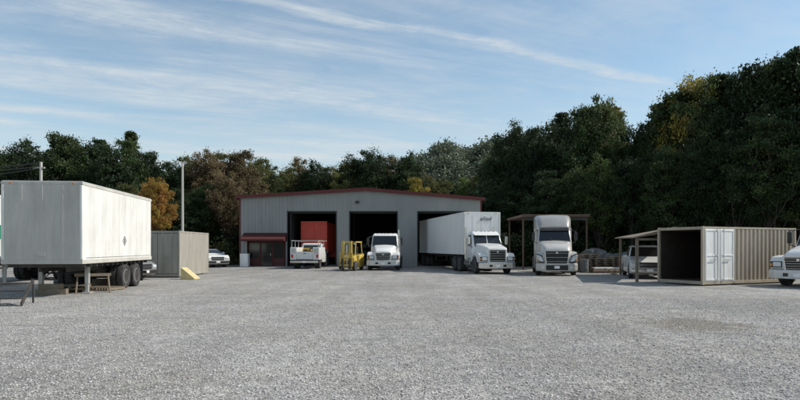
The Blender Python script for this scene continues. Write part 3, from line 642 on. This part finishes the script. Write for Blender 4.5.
g=G().box(XL,XL+.12,BD+.121,BD+depth,0,ZL-.02); n=60
for i in range(n): y=BD+.3+i*(depth-.4)/n; g.box(XL-.035,XL-.002,y,y+.07,.02,ZL-.05)
part(B_,'side_wall',g,M_wall)
g=G().box(XR-.12,XR,BD+.121,BD+depth,0,ZR-.02)
for i in range(n): y=BD+.3+i*(depth-.4)/n; g.box(XR+.002,XR+.035,y,y+.07,.02,ZR-.05)
part(B_,'side_wall',g,M_wall)
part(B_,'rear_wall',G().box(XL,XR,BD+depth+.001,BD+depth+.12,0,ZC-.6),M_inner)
g=G()
for (a,ta),(b,tb) in (((XL-.25,ZL-.01),(XC,ZC)),((XC,ZC),(XR+.25,ZR-.01))):
    g.loft([[(a,BD-.3,ta+.003),(b,BD-.3,tb+.003),(b,BD-.3,tb+.1),(a,BD-.3,ta+.1)],[(a,BD+depth+.3,ta+.003),(b,BD+depth+.3,tb+.003),(b,BD+depth+.3,tb+.1),(a,BD+depth+.3,ta+.1)]])
rf=part(B_,'roof',g,M_roof)
g=G()
for (a,ta),(b,tb) in (((XL-.3,ZL-.12),(XC,ZC-.1)),((XC,ZC-.1),(XR+.3,ZR-.12))):
    g.loft([[(a,BD-.34,ta),(b,BD-.34,tb),(b,BD-.34,tb+.28),(a,BD-.34,ta+.28)],[(a,BD-.303,ta),(b,BD-.303,tb),(b,BD-.303,tb+.28),(a,BD-.303,ta+.28)]])
part(rf,'fascia_trim',g,M_trim)
for a,b,zz in((XL-.38,XL-.26,ZL),(XR+.26,XR+.38,ZR)): part(rf,'gutter',G().box(a,b,BD-.3,BD+depth,zz-.12,zz+.03),M_trim)
for a,b,zz in((XL-.06,XL+.07,ZL),(XR-.07,XR+.06,ZR)): part(B_,'corner_trim',G().box(a,b,BD-.06,BD-.047,0,zz-.12),M_trim)
for a,b in ops:
    g=G().box(a-.08,a+.001,BD-.06,BD+.14,0,OT+.08).box(b-.001,b+.08,BD-.06,BD+.14,0,OT+.08).box(a+.002,b-.002,BD-.06,BD+.14,OT-.001,OT+.08)
    part(B_,'bay_door_frame',g,M_black)
for a,b in ops:
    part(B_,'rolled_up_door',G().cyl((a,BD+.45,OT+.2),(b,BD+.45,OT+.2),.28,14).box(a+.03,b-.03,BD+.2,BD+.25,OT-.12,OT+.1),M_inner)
part(B_,'floor_slab',G().box(XL+.13,XR-.13,BD-.001-1.2,BD+depth-.1,-.1,.03),M_conc)
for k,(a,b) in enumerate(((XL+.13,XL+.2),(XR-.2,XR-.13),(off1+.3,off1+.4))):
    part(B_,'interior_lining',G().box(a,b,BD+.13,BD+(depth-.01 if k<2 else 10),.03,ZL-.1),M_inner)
for k in range(1,4):
    y=BD+k*6
    for x in (XL+.4,(ops[0][1]+ops[1][0])/2,(ops[1][1]+ops[2][0])/2,XR-.4): part(B_,'steel_column',G().box(x-.12,x+.12,y-.12,y+.12,.03,top(x)-.15),M_dark)
of=part(B_,'office_front',G().box(off0,off1,BD+.3,BD+.4,0,OZ),M_brownin)
for k in range(3):
    x0=off0+.12+k*1.05
    wd=part(B_,'door' if k==1 else 'window',G().box(x0,x0+.92,BD+.26,BD+.295,.1 if k==1 else .75,2.05),M_glass)
    part(wd,'frame',G().box(x0-.05,x0,BD+.22,BD+.29,.05,2.1).box(x0+.92,x0+.97,BD+.22,BD+.29,.05,2.1).box(x0,x0+.92,BD+.22,BD+.29,2.05,2.1),M_brownin if k!=1 else M_trim)
    if k==1: part(wd,'handle',G().box(x0+.8,x0+.84,BD+.2,BD+.258,.95,1.15),M_chrome)
aw=part(B_,'awning',G().prismx([(BD-.05,OZ+.62),(BD-1.3,OZ+.05),(BD-1.3,OZ-.1),(BD-.05,OZ-.1)],off0-.25,off1+.1),mat('awning_maroon',(.075,.013,.012),.8,var=.2),.01)
part(B_,'wall_lamp',G().box(XC-.9,XC-.6,BD-.25,BD-.047,OT+.75,OT+.95),M_black,.02)
solo('ice_box',G().box(-.35,.35,-.3,.3,0,1.1).box(-.3,.3,-.33,-.301,.2,1.0),M_door,'white metal cabinet standing beside the office front','cabinet',bevel=.02,loc=(XL+.55,BD-.5,.035))
for i,(dx,dy,m) in enumerate(((.2,9,M_blue),(2.2,10,M_yel),(1.0,14,M_rust))):
    g=G()
    for zz in (.2,.9,1.6,2.3): g.box(0,1.8,0,.6,zz,zz+.05)
    for x in(0,1.75):
        for y in(0,.55): g.box(x,x+.05,y,y+.05,0,2.4)
    for zz in(.25,.95,1.65): g.box(.1,.7,.1,.5,zz,zz+.35).box(.9,1.5,.1,.5,zz,zz+.28)
    solo('storage_shelf',g,m,'loaded steel storage shelf inside the workshop','shelf',loc=(ops[1][0]+dx,BD+dy,.03))
# ------------------------------------------------------------ containers
def corr(g,p0,p1,z0,z1,n,pitch=.28,d=.036):
    p0=Vector(p0);p1=Vector(p1);Lg=(p1-p0).length; t=(p1-p0)/Lg; n=Vector(n); k=max(1,round(Lg/pitch)); pt_=Lg/k
    P=[]
    for i in range(k):
        for f,o in((0,0),(.25,0),(.36,-d),(.75,-d),(.86,0)): P.append(p0+t*(i+f)*pt_+n*o)
    P.append(p1)
    vs=[(p.x,p.y,z0) for p in P]+[(p.x,p.y,z1) for p in P]; m=len(P)
    g.add(vs,[(i,i+1,m+i+1,m+i) for i in range(m-1)])
def container(name,label,loc,rz,L_,m,open_end,side_doors,W=2.44,Hc=2.6,cp=.28,cdp=.036):
    e=thing(name,label,'container',loc,rz); h=W/2; t=.1
    g=G()
    for x in(-h+t/2,h-t/2):
        for y in(t/2,L_-t/2): g.box(x-t/2,x+t/2,y-t/2,y+t/2,.05,Hc)
        g.box(x-t/2+.01,x+t/2-.01,t,L_-t,.06,.2); g.box(x-t/2+.01,x+t/2-.01,t,L_-t,Hc-.09,Hc-.01)
    for y in(t/2,L_-t/2): g.box(-h+t,h-t,y-t/2+.01,y+t/2-.01,.06,.2); g.box(-h+t,h-t,y-t/2+.01,y+t/2-.01,Hc-.13,Hc-.01)
    part(e,'frame',g,m,.008)
    dw=.92; ys=t+.05
    for s in(-1,1):
        g=G(); y0=t if not(s==1 and side_doors) else ys+2*dw+.05
        corr(g,(s*(h-.02),y0,0),(s*(h-.02),L_-t,0),.2,Hc-.09,(s,0,0),cp,cdp); part(e,'side_wall',g,m)
    g=G(); corr(g,(-h+t,L_-.03,0),(h-t,L_-.03,0),.2,Hc-.13,(0,1,0)); part(e,'end_wall',g,m)
    g=G().box(-h+.05,h-.05,.05,L_-.05,Hc-.03,Hc-.012); part(e,'roof',g,m)
    g=G().box(-h+.08,h-.08,.1,L_-.1,.15,.19); part(e,'floor',g,M_rust)
    if not open_end:
        for s in(-1,1):
            d=part(e,'door',G().box(*sx(s,.01,h-t-.01),.02,.07,.22,Hc-.15),m,.01)
            part(d,'lock_rod',G().cyl((s*.3,-.005,.2),(s*.3,-.005,Hc-.14),.018,6).cyl((s*.8,-.005,.2),(s*.8,-.005,Hc-.14),.018,6).box(s*.3-.02,s*.3+.25*1,-.02,.0,1.1,1.14),m)
    else:
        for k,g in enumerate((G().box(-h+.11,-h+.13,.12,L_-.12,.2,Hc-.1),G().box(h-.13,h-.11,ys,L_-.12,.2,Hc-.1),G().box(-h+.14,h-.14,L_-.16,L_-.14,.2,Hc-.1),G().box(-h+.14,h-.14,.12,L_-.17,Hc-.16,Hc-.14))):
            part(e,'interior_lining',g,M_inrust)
    if side_doors:
        for k in range(2):
            y0=ys+k*(dw+.02)
            g=G().box(h-.06,h-.01,y0,y0+dw,.2,Hc-.1)
            for q in(.04,dw-.1): g.box(h-.0099,h+.01,y0+q,y0+q+.06,.24,Hc-.14)
            for zz in(.24,1.3,Hc-.2): g.box(h-.0098,h+.008,y0+.1,y0+dw-.1,zz,zz+.06)
            d=part(e,'side_door',g,M_door,.004)
            part(d,'lock_rod',G().cyl((h+.03,y0+(.2 if k else dw-.2),.2),(h+.03,y0+(.2 if k else dw-.2),Hc-.1),.016,6).box(h+.02,h+.045,y0+dw*.3,y0+dw*.7,1.12,1.15),M_rim)
    return e
container('storage_container','beige corrugated storage container with open end and white side doors',(12.65,26.2,0),math.radians(-66.5),6.3,M_cont,True,True)
container('storage_container','closed greyish beige storage container standing on gravel',(gx(180,32)-1.22,31.9,0),math.radians(1.5),5.3,M_contg,False,False,cp=.6,cdp=.012)
solo('loading_ramp',G().prismy([(-.36,0),(.42,0),(.42,.06),(-.32,.62),(-.36,.62)],-.3,.3),M_pale,'pale yellow wedge ramp resting beside a storage container','ramp',bevel=.02,loc=(gx(188.5,30.2),30.4,.006),rz=math.radians(-8))
S=thing('lean_to_shelter','open lean-to with sloping sheet roof on wooden posts','shelter',(0,0,0))
x0,x1=gx(620,29.5),13.3
xb0=gx(621,35)
part(S,'roof',G().loft([[(x0,27.8,2.12),(x1,27.8,2.62),(x1,27.8,2.68),(x0,27.8,2.18)],[(xb0,36,2.22),(x1+4,36,2.72),(x1+4,36,2.78),(xb0,36,2.28)]]),M_wood)
for x,y in((x0+.25,28.0),(xb0+.2,35.6),(x1+3.2,35.6)): part(S,'post',G().box(x-.06,x+.06,y-.06,y+.06,0,2.2 if x<x1+.3 else 2.6),M_wood)
part(S,'beam',G().box(x0+.3,x1,27.9,28.0,2.02,2.12),M_wood)
Cn=thing('carport_canopy','flat metal canopy on steel posts above a parking spot','canopy',(0,0,0))
cd_=43.0; a,b=gx(522,cd_),gx(590,cd_)
part(Cn,'roof',G().box(a,b,cd_,cd_+6,gz(217,cd_),gz(214.5,cd_)),M_rust,.02)
for x in(a+.15,b-.15):
    for y in(cd_+.3,cd_+5.7): part(Cn,'post',G().box(x-.05,x+.05,y-.05,y+.05,0,gz(217,cd_)-.002),M_rust)
part(Cn,'beam',G().box(a+.1,b-.1,cd_+.2,cd_+.4,gz(220,cd_),gz(217,cd_)-.004),M_dark)
def pallet_mesh():
    g=G()
    for i in range(7): g.box(-.6,.6,-.5+i*.155,-.41+i*.155,.11,.13)
    for x in(-.55,0,.55): g.box(x-.04,x+.04,-.5,.52,.022,.108)
    for i in range(3): g.box(-.6,.6,-.5+i*.46,-.41+i*.46,0,.02)
    return g
pm=mkmesh(pallet_mesh(),M_wood,'pallet')
def pallet(x,y,z_,r,grp,lab):
    o=bpy.data.objects.new('pallet',pm); col.objects.link(o); o.location=(x,y,z_); o.rotation_euler=(0,0,r); o['label']=lab; o['category']='pallet'; o['group']=grp
for sx_,sy,n in((gx(588,39.5),39.5,9),(gx(603,39.2),39.2,7),(gx(618,39.4),39.4,8)):
    for i in range(n): pallet(sx_+random.uniform(-.05,.05),sy+random.uniform(-.05,.05),.005+i*.133,random.uniform(-.1,.1),'wooden pallets stacked at the yard edge','weathered wooden pallet in a stack at the yard edge')
def heap(x,y,r,w_,d_,h_,seed,m,lab):
    rr_=random.Random(seed); g=G(); secs=[]
    for k,(f,zz) in enumerate(((1.05,0),(1,.35),(.95,.75),(.7,.95),(.3,1.0))):
        secs.append([(w_*f*math.cos(a*math.pi/8)*(1+rr_.uniform(-.15,.15))*(1 if abs(math.cos(a*math.pi/8))>.5 else 1.1),d_*f*math.sin(a*math.pi/8)*(1+rr_.uniform(-.15,.15)),h_*zz*(1+rr_.uniform(-.14,.14))) for a in range(16)])
    g.loft(secs); solo('covered_heap',g,m,lab,'heap',loc=(x,y,.0),rz=r,bevel=.03)
heap(gx(595,42),42,.1,1.1,.8,1.45,1,M_tarp,'grey tarpaulin covered heap of materials at the yard edge')
heap(gx(612,41.5),41.5,.3,.9,.7,1.2,5,M_tarp,'grey tarpaulin covered heap of materials at the yard edge')
heap(gx(627,41),41,-.2,.8,.7,1.3,2,M_blue,'blue grey covered heap of materials at the yard edge')
for k in range(5):
    solo('steel_pipe',G().cyl((-1.0,0,0),(1.0,0,0),.1,14),M_rim if k%2 else M_rust,'grey steel pipe lying in a stack at the yard edge','pipe',loc=(gx(606,37.9)+k%2*.1,37.6+(k%3)*.21+(.1 if k>2 else 0),.105+(.18 if k>2 else 0)),rz=.12,group='steel pipes at the yard edge')
dm=G().lathex(0,0,0,[(-.44,.28),(-.43,.3),(-.15,.29),(-.14,.3),(-.12,.29),(.13,.29),(.15,.3),(.16,.29),(.43,.3),(.44,.28)],20).xf(Matrix.Rotation(math.radians(90),4,'Y'))
for i,(x,y,m) in enumerate(((gx(584,38.2),38.2,M_blue),(gx(622,38.0),38,M_rust),(gx(628,38.7),38.7,M_blue))):
    solo('oil_drum',dm,m,('faded blue' if m is M_blue else 'rusty')+' steel drum standing by the pallet stacks','drum',loc=(x,y,.45),group='steel drums by the pallets')
st=thing('metal_steps','dark steel steps standing beside the trailer nose','steps',(gx(8,16.8),16.8,0),math.radians(15))
for i in range(3): part(st,'tread',G().box(-.45,.45,-.3+i*.28,-.02+i*.28,.2+i*.2,.24+i*.2),M_dark,.01)
for s in(-1,1): part(st,'side_frame',G().prismx([(-.35,0),(-.3,0),(.6,.62),(.6,.0),(.66,.0),(.66,.72),(.55,.72),(-.35,.12)],s*.45-.02,s*.45+.02),M_dark)
for px_,D_,r in((70,21.8,.3),(103,22.8,-.2),(92,25.3,.1)):
    pallet(gx(px_,D_),D_,.006,r,'wooden pallets lying under the trailer','weathered wooden pallet lying on gravel under a trailer')
pallet(gx(70,21.8)+.05,21.8,.14,.35,'wooden pallets lying under the trailer','weathered wooden pallet lying on gravel under a trailer')
for x,y,r in((gx(52,20.6),20.6,.2),(gx(60,21.0),24.0,1.0)):
    solo('timber_block',G().box(-.5,.5,-.12,.12,0,.2).box(-.42,.35,-.1,.1,.2,.38),M_wood,'stacked timber blocks lying under the trailer','timber',bevel=.01,loc=(x,y,.005),rz=r)
solo('tool_box',G().box(-.35,.35,-.2,.2,.0,.35).box(-.1,.1,-.03,.03,.35,.42),M_blue,'faded blue tool box on gravel beside the trailer','box',bevel=.02,loc=(gx(64,23.5),23.5,.006),rz=.4)
sh=thing('saw_horse','wooden saw horse standing under the trailer','saw horse',(gx(93,21.4),21.4,0),.5)
part(sh,'beam',G().box(-.6,.6,-.05,.05,.62,.72),M_wood)
for s in(-1,1):
    for q in(-1,1): part(sh,'leg',G().cyl((s*.5,q*.02,.64),(s*.55,q*.28,0),.03,6),M_wood)
P_=thing('utility_pole','thin pale pole rising behind a storage container','pole',(gx(182.5,39),39,0))
part(P_,'shaft',G().cyl((0,0,0),(0,0,gz(163,39)),.10,12,.065),M_pole); part(P_,'insulator',G().cyl((0,0,gz(163,39)),(0,0,gz(163,39)+.15),.04,8),M_dark)
P2=thing('utility_pole','short wooden service pole with wires behind the trailer','pole',(gx(41,40),40,0))
zt_=gz(162,40)
part(P2,'shaft',G().cyl((0,0,0),(0,0,zt_),.12,10,.09),M_pole)
part(P2,'crossarm',G().box(-.55,.25,-.05,.05,zt_-.45,zt_-.35),M_pole)
for k,(dz,ez,pxe) in enumerate(((-.05,.0,-160),(-.3,-.15,-160),(-.4,-1.0,-160))):
    g=G(); p0=Vector((gx(41,40),40,zt_+dz)); p1=Vector((gx(pxe,38),38,zt_+ez-.3))
    pr_=p0
    for i in range(1,13):
        t=i/12; q=p0.lerp(p1,t); q.z-=4*t*(1-t)*.45; g.cyl(pr_,q,.032,5); pr_=q
    solo('power_line',g,M_black,'thin black overhead wire leaving the service pole','wire',group='overhead wires')
# ------------------------------------------------------------ foliage
def leaves(C,size,r,flat=0):
    n=len(C); u=r.normal(size=(n,3)); u/=np.linalg.norm(u,axis=1)[:,None]
    w_=r.normal(size=(n,3)); v=np.cross(u,w_); v/=np.linalg.norm(v,axis=1)[:,None]
    s=size*r.uniform(.55,1.35,n)[:,None]
    V=np.stack([C-u*s,C+v*s*.6,C+u*s,C-v*s*.6],1).reshape(-1,3)
    return V,np.arange(4*n).reshape(-1,4)
def crown_decid(seed,Rx=4.4,Rz=5.3,zc=8.4,nc=200,nl=150,ls=.115):
    r=np.random.default_rng(seed); lobes=r.normal(size=(9,3)); lobes/=np.linalg.norm(lobes,axis=1)[:,None]
    C=[];T=[]; cc=[]
    for i in range(nc):
        d=r.normal(size=3); d/=np.linalg.norm(d)
        lump=.66+.42*max(0,(lobes@d).max())**5
        rad=(r.uniform(.12,1)**.5)*lump
        c=np.array([0,0,zc])+d*rad*np.array([Rx,Rx,Rz])+r.normal(0,.25,3)
        if d[2]>0: c[:2]*=1-.35*d[2]
        if c[2]<1.6: c[2]=1.2+r.uniform(0,1.8)
        cr=r.uniform(.3,.95)
        p=r.normal(size=(nl,3)); p/=np.linalg.norm(p,axis=1)[:,None]; p*=(r.random(nl)**.4)[:,None]*cr*np.array([1.2,1.2,.75])*(1+.3*r.normal(size=(nl,1)))
        C.append(c+p); T.append(np.full(nl,r.uniform(.55,1.4))*r.uniform(.8,1.2,nl)); cc.append(c)
    C=np.concatenate(C);T=np.concatenate(T)
    V,Fa=leaves(C,ls,r); return V,Fa,np.repeat(T,4),cc
def trunk_decid(seed,cc):
    r=random.Random(seed); g=G(); pts=[Vector((0,0,-.1))]
    for i in range(1,7): pts.append(Vector((r.uniform(-.25,.25)*i*.4,r.uniform(-.25,.25)*i*.4,i*1.7)))
    for i in range(6): g.cyl(pts[i],pts[i+1],.26*(1-i/7),8,.26*(1-(i+1)/7))
    for c in cc[::9]:
        c=Vector(c); k=min(5,max(1,int((c.z-2)/2.2))); p=pts[k]; m=p.lerp(c,.5)+Vector((0,0,-.25)); g.cyl(p,m,.09,6,.06); g.cyl(m,c,.06,5,.02)
    return g
def crown_pine(seed,H=17,R=3.9,z0=3.5,ls=.12):
    r=np.random.default_rng(seed); C=[];T=[];cc=[]
    z_=z0
    while z_<H-.2:
        f=(z_-z0)/(H-z0); rad=R*(1-f)**.8*r.uniform(.6,1.1)+.2
        for a in r.uniform(0,6.28,r.integers(4,7)):
            rl=rad*r.uniform(.45,1.1); tn=r.uniform(.5,1.4)
            for t in np.arange(.25,1.01,.15):
                c=np.array([math.cos(a)*rl*t,math.sin(a)*rl*t,z_+.12*t*rl]); k=50
                p=r.normal(size=(k,3))*np.array([.34,.34,.17])*(1.15-.5*f)
                C.append(c+p); T.append(np.full(k,tn)*r.uniform(.75,1.25,k))
            cc.append((0,0,z_)); cc.append((math.cos(a)*rl,math.sin(a)*rl,z_+.1*rl))
        z_+=r.uniform(.3,.65)
    C=np.concatenate(C);T=np.concatenate(T); V,Fa=leaves(C,ls,r); return V,Fa,np.repeat(T,4),cc
def trunk_pine(cc,H=17):
    g=G().cyl((0,0,-.1),(.1,0,H*.5),.24,8,.16).cyl((.1,0,H*.5),(0,0,H),.16,8,.03)
    for i in range(0,len(cc),2): g.cyl(cc[i],cc[i+1],.05,5,.015)
    return g
lib={'d':[],'p':[]}
for s in range(6):
    V,Fa,T,cc=crown_decid(100+s,Rx=random.uniform(3.9,4.9),Rz=random.uniform(5.0,5.8))
    lib['d'].append((fastmesh('crown',V,Fa,M_leaf,T),mkmesh(trunk_decid(s,cc),M_bark,'trunk'),float(np.percentile(V[:,2],99.7)),4.6))
for s in range(4):
    V,Fa,T,cc=crown_pine(200+s)
    lib['p'].append((fastmesh('crown',V,Fa,M_leaf,T),mkmesh(trunk_pine(cc),M_bark,'trunk'),17.1,3.0))
DK=(.040,.062,.027);GR=(.062,.092,.033);OL=(.115,.12,.042);OR=(.27,.16,.04);BR=(.14,.105,.055);YE=(.28,.23,.05);LG=(.10,.135,.042);MG=(.085,.105,.036)
lab={DK:'dark green',GR:'green',OL:'olive green',OR:'yellow orange',BR:'brown',YE:'yellow',LG:'light green',MG:'mid green'}
cnt=[0]
def tree(px,ty,D,k,c,wf=1.0,grp='trees along the edge of the yard'):
    cr,tr,h,_=lib[k][cnt[0]%len(lib[k])]; cnt[0]+=1
    if px>488 and c is OL: c=MG
    Hh=gz(ty,D); s=Hh/h
    nm='pine_tree' if k=='p' else 'tree'
    e=thing(nm,('tall %s pine tree'%lab[c] if k=='p' else '%s leafy broad crowned tree'%lab[c])+' at the edge of the yard',nm.replace('_',' '),(gx(px,D),D,0),random.uniform(0,6.28),grp)
    e.scale=(s*wf*random.uniform(.92,1.1),s*wf*random.uniform(.92,1.1),s)
    for nn,me in(('crown',cr),('trunk',tr)):
        o=bpy.data.objects.new(nn,me); col.objects.link(o); o.parent=e
        v=random.uniform(.8,1.2); o.color=(c[0]*v,c[1]*v,c[2]*v,1)
for t in [(-30,150,58,'d',DK),(-5,155,60,'d',GR),(8,152,66,'d',DK),(22,141,62,'d',DK,.8),(40,149,60,'d',DK),(57,137,66,'p',DK),(68,136,62,'d',GR,.8),(85,141,64,'d',DK,.85),(102,139,66,'p',DK),(112,147,60,'d',DK),
          (130,131,66,'p',GR),(126,142,62,'d',GR,.8),(148,152,64,'d',DK,.8),(156,179,50,'d',OR,.65),(172,164,64,'d',DK,.8),(190,158,66,'d',OL,.8),(207,151,64,'d',BR,.8),(222,154,68,'d',OL,.8),(238,152,66,'d',BR,.8),(226,175,58,'d',BR,.8),(252,159,72,'d',OL,.8),(268,166,74,'d',DK,.8),
          (205,185,58,'d',GR),(180,190,56,'d',DK),(130,185,54,'d',OL,.8),(12,185,50,'d',DK),
          (283,168,84,'d',OL,.8),(298,160,86,'d',BR,.8),(315,163,84,'d',DK,.8),(330,168,88,'d',OL,.8),(345,163,84,'d',OL,.8),(360,157,86,'d',DK,.8),(376,152,84,'d',DK,.8),(392,157,88,'d',BR,.8),(408,154,84,'d',DK,.8),(420,167,86,'d',BR,.7),(417,178,80,'d',YE,.6),(436,178,86,'d',OL,.8),(450,182,88,'d',DK,.8),(466,179,84,'d',LG,.8),(480,174,82,'d',OL,.8),
          (490,160,74,'d',OL,.7),(501,138,72,'d',DK,.7),(516,126,66,'d',DK,.7),(532,131,62,'d',DK,.7),(548,124,64,'d',DK,.7),(561,112,66,'p',DK),(575,115,60,'d',DK,.65),(590,107,58,'d',GR,.65),(603,100,60,'d',OL,.6),(615,106,62,'p',YE,.8),(626,124,60,'d',DK,.6),
          (600,160,50,'d',LG,.8),(545,172,54,'d',DK),(510,180,58,'d',DK),(575,170,52,'d',GR,.9),(632,158,48,'d',DK,.8),
          (640,132,58,'p',DK),(649,118,56,'d',DK,.6),(661,101,54,'p',OL,1.1),(672,92,54,'d',GR,.6),(684,86,52,'p',GR,1.1),(693,78,52,'d',YE,.55),(706,80,50,'d',OL,.6),(718,73,50,'p',DK,1.1),(730,78,52,'d',DK,.6),(742,70,48,'d',DK,.6),(753,72,50,'p',GR,1.1),(764,63,48,'d',DK,.6),(776,56,46,'p',GR,1.1),(789,66,46,'d',DK,.6),(801,47,46,'p',DK,1.1),(814,50,46,'d',DK,.7),(835,45,44,'d',DK),(870,50,44,'d',DK),
          (665,148,46,'d',GR,.8),(700,140,44,'d',DK,.8),(735,132,43,'d',DK,.8),(770,120,42,'d',GR,.8),(800,115,42,'d',DK,.8),(845,115,42,'d',DK)]:
    tree(*t)
def mass(name,n,fx,ls,seed,c,clump=40,cr=1.2,q3=(.5,.5,.38),m_=None):
    r=np.random.default_rng(seed); m=n//clump; P=np.array([fx(r) for _ in range(m)])
    q=r.normal(size=(m,clump,3))*cr*np.array(q3); C=(P[:,None,:]+q).reshape(-1,3); C[:,2]=np.maximum(C[:,2],.02)
    T=np.repeat(r.uniform(.5,1.35,m),clump)*r.uniform(.75,1.25,m*clump)
    V,Fa=leaves(C,ls,r); o=bpy.data.objects.new(name,fastmesh(name,V,Fa,m_ or M_leaf,np.repeat(T,4))); col.objects.link(o); o['kind']='stuff'; o.color=(*c,1); return o
def band(p0,p1,D0,D1,h0,h1,pw=1.0):
    def f(r):
        px=r.uniform(p0,p1); D=r.uniform(D0,D1); return (gx(px,D),D,r.uniform(0,1)**pw*(h0+(h1-h0)*(px-p0)/(p1-p0)))
    return f
mass('undergrowth',60000,band(-80,262,62,70,6,7),.2,1,DK)
mass('undergrowth',30000,band(225,520,92,100,7,8),.3,2,BR)
mass('undergrowth',60000,band(480,660,60,68,8,8),.2,3,DK)
mass('undergrowth',60000,band(600,920,54,62,8,9),.2,4,DK)
mass('undergrowth',24000,band(500,660,50,53,2.4,2.4,1.5),.14,11,DK,cr=.9)
mass('undergrowth',22000,band(600,920,47,50,1.4,2.2,2),.13,6,GR,cr=.8)
mass('undergrowth',16000,band(-80,238,54,60,1.6,2.0,2),.13,7,OL,cr=.8)
def wf_(r):
    if r.random()<.65:
        px=r.uniform(585,900); D=r.uniform(36,46)
    else: px=r.uniform(-60,236); D=r.uniform(46,60)
    return (gx(px,D),D,r.uniform(0,.12))
mass('weeds',16000,wf_,.06,8,LG,clump=60,cr=.45)
g=G(); nx,ny=80,30; vs=[]
def hh(x,y): 
    return 44*math.exp(-((x-40)/62)**2-((y-285)/50)**2)*(1+.06*math.sin(x*.13)+.04*math.sin(x*.31+1))+12*math.exp(-((x+150)/160)**2-((y-320)/60)**2)+16*math.exp(-((x-260)/150)**2-((y-300)/60)**2)
for j in range(ny+1):
    for i in range(nx+1):
        x=-400+i*10; y=160+j*9.5; vs.append((x,y,hh(x,y)-.8))
g.add(vs,[(j*(nx+1)+i,j*(nx+1)+i+1,(j+1)*(nx+1)+i+1,(j+1)*(nx+1)+i) for j in range(ny) for i in range(nx)])
solo('hill',g,M_grass,kind='structure',smooth=True)
def hf(r):
    x=r.uniform(-25,85) if r.random()<.88 else r.uniform(-320,320); y=r.uniform(228,296); return (x,y,hh(x,y)+r.uniform(0,5))
mass('hillside_forest',150000,hf,.62,9,(.155,.19,.13),clump=100,cr=3.0,q3=(.6,.6,.5),m_=M_leafh)  # forest colour paled to paint in distance haze; no volume here
print('done')
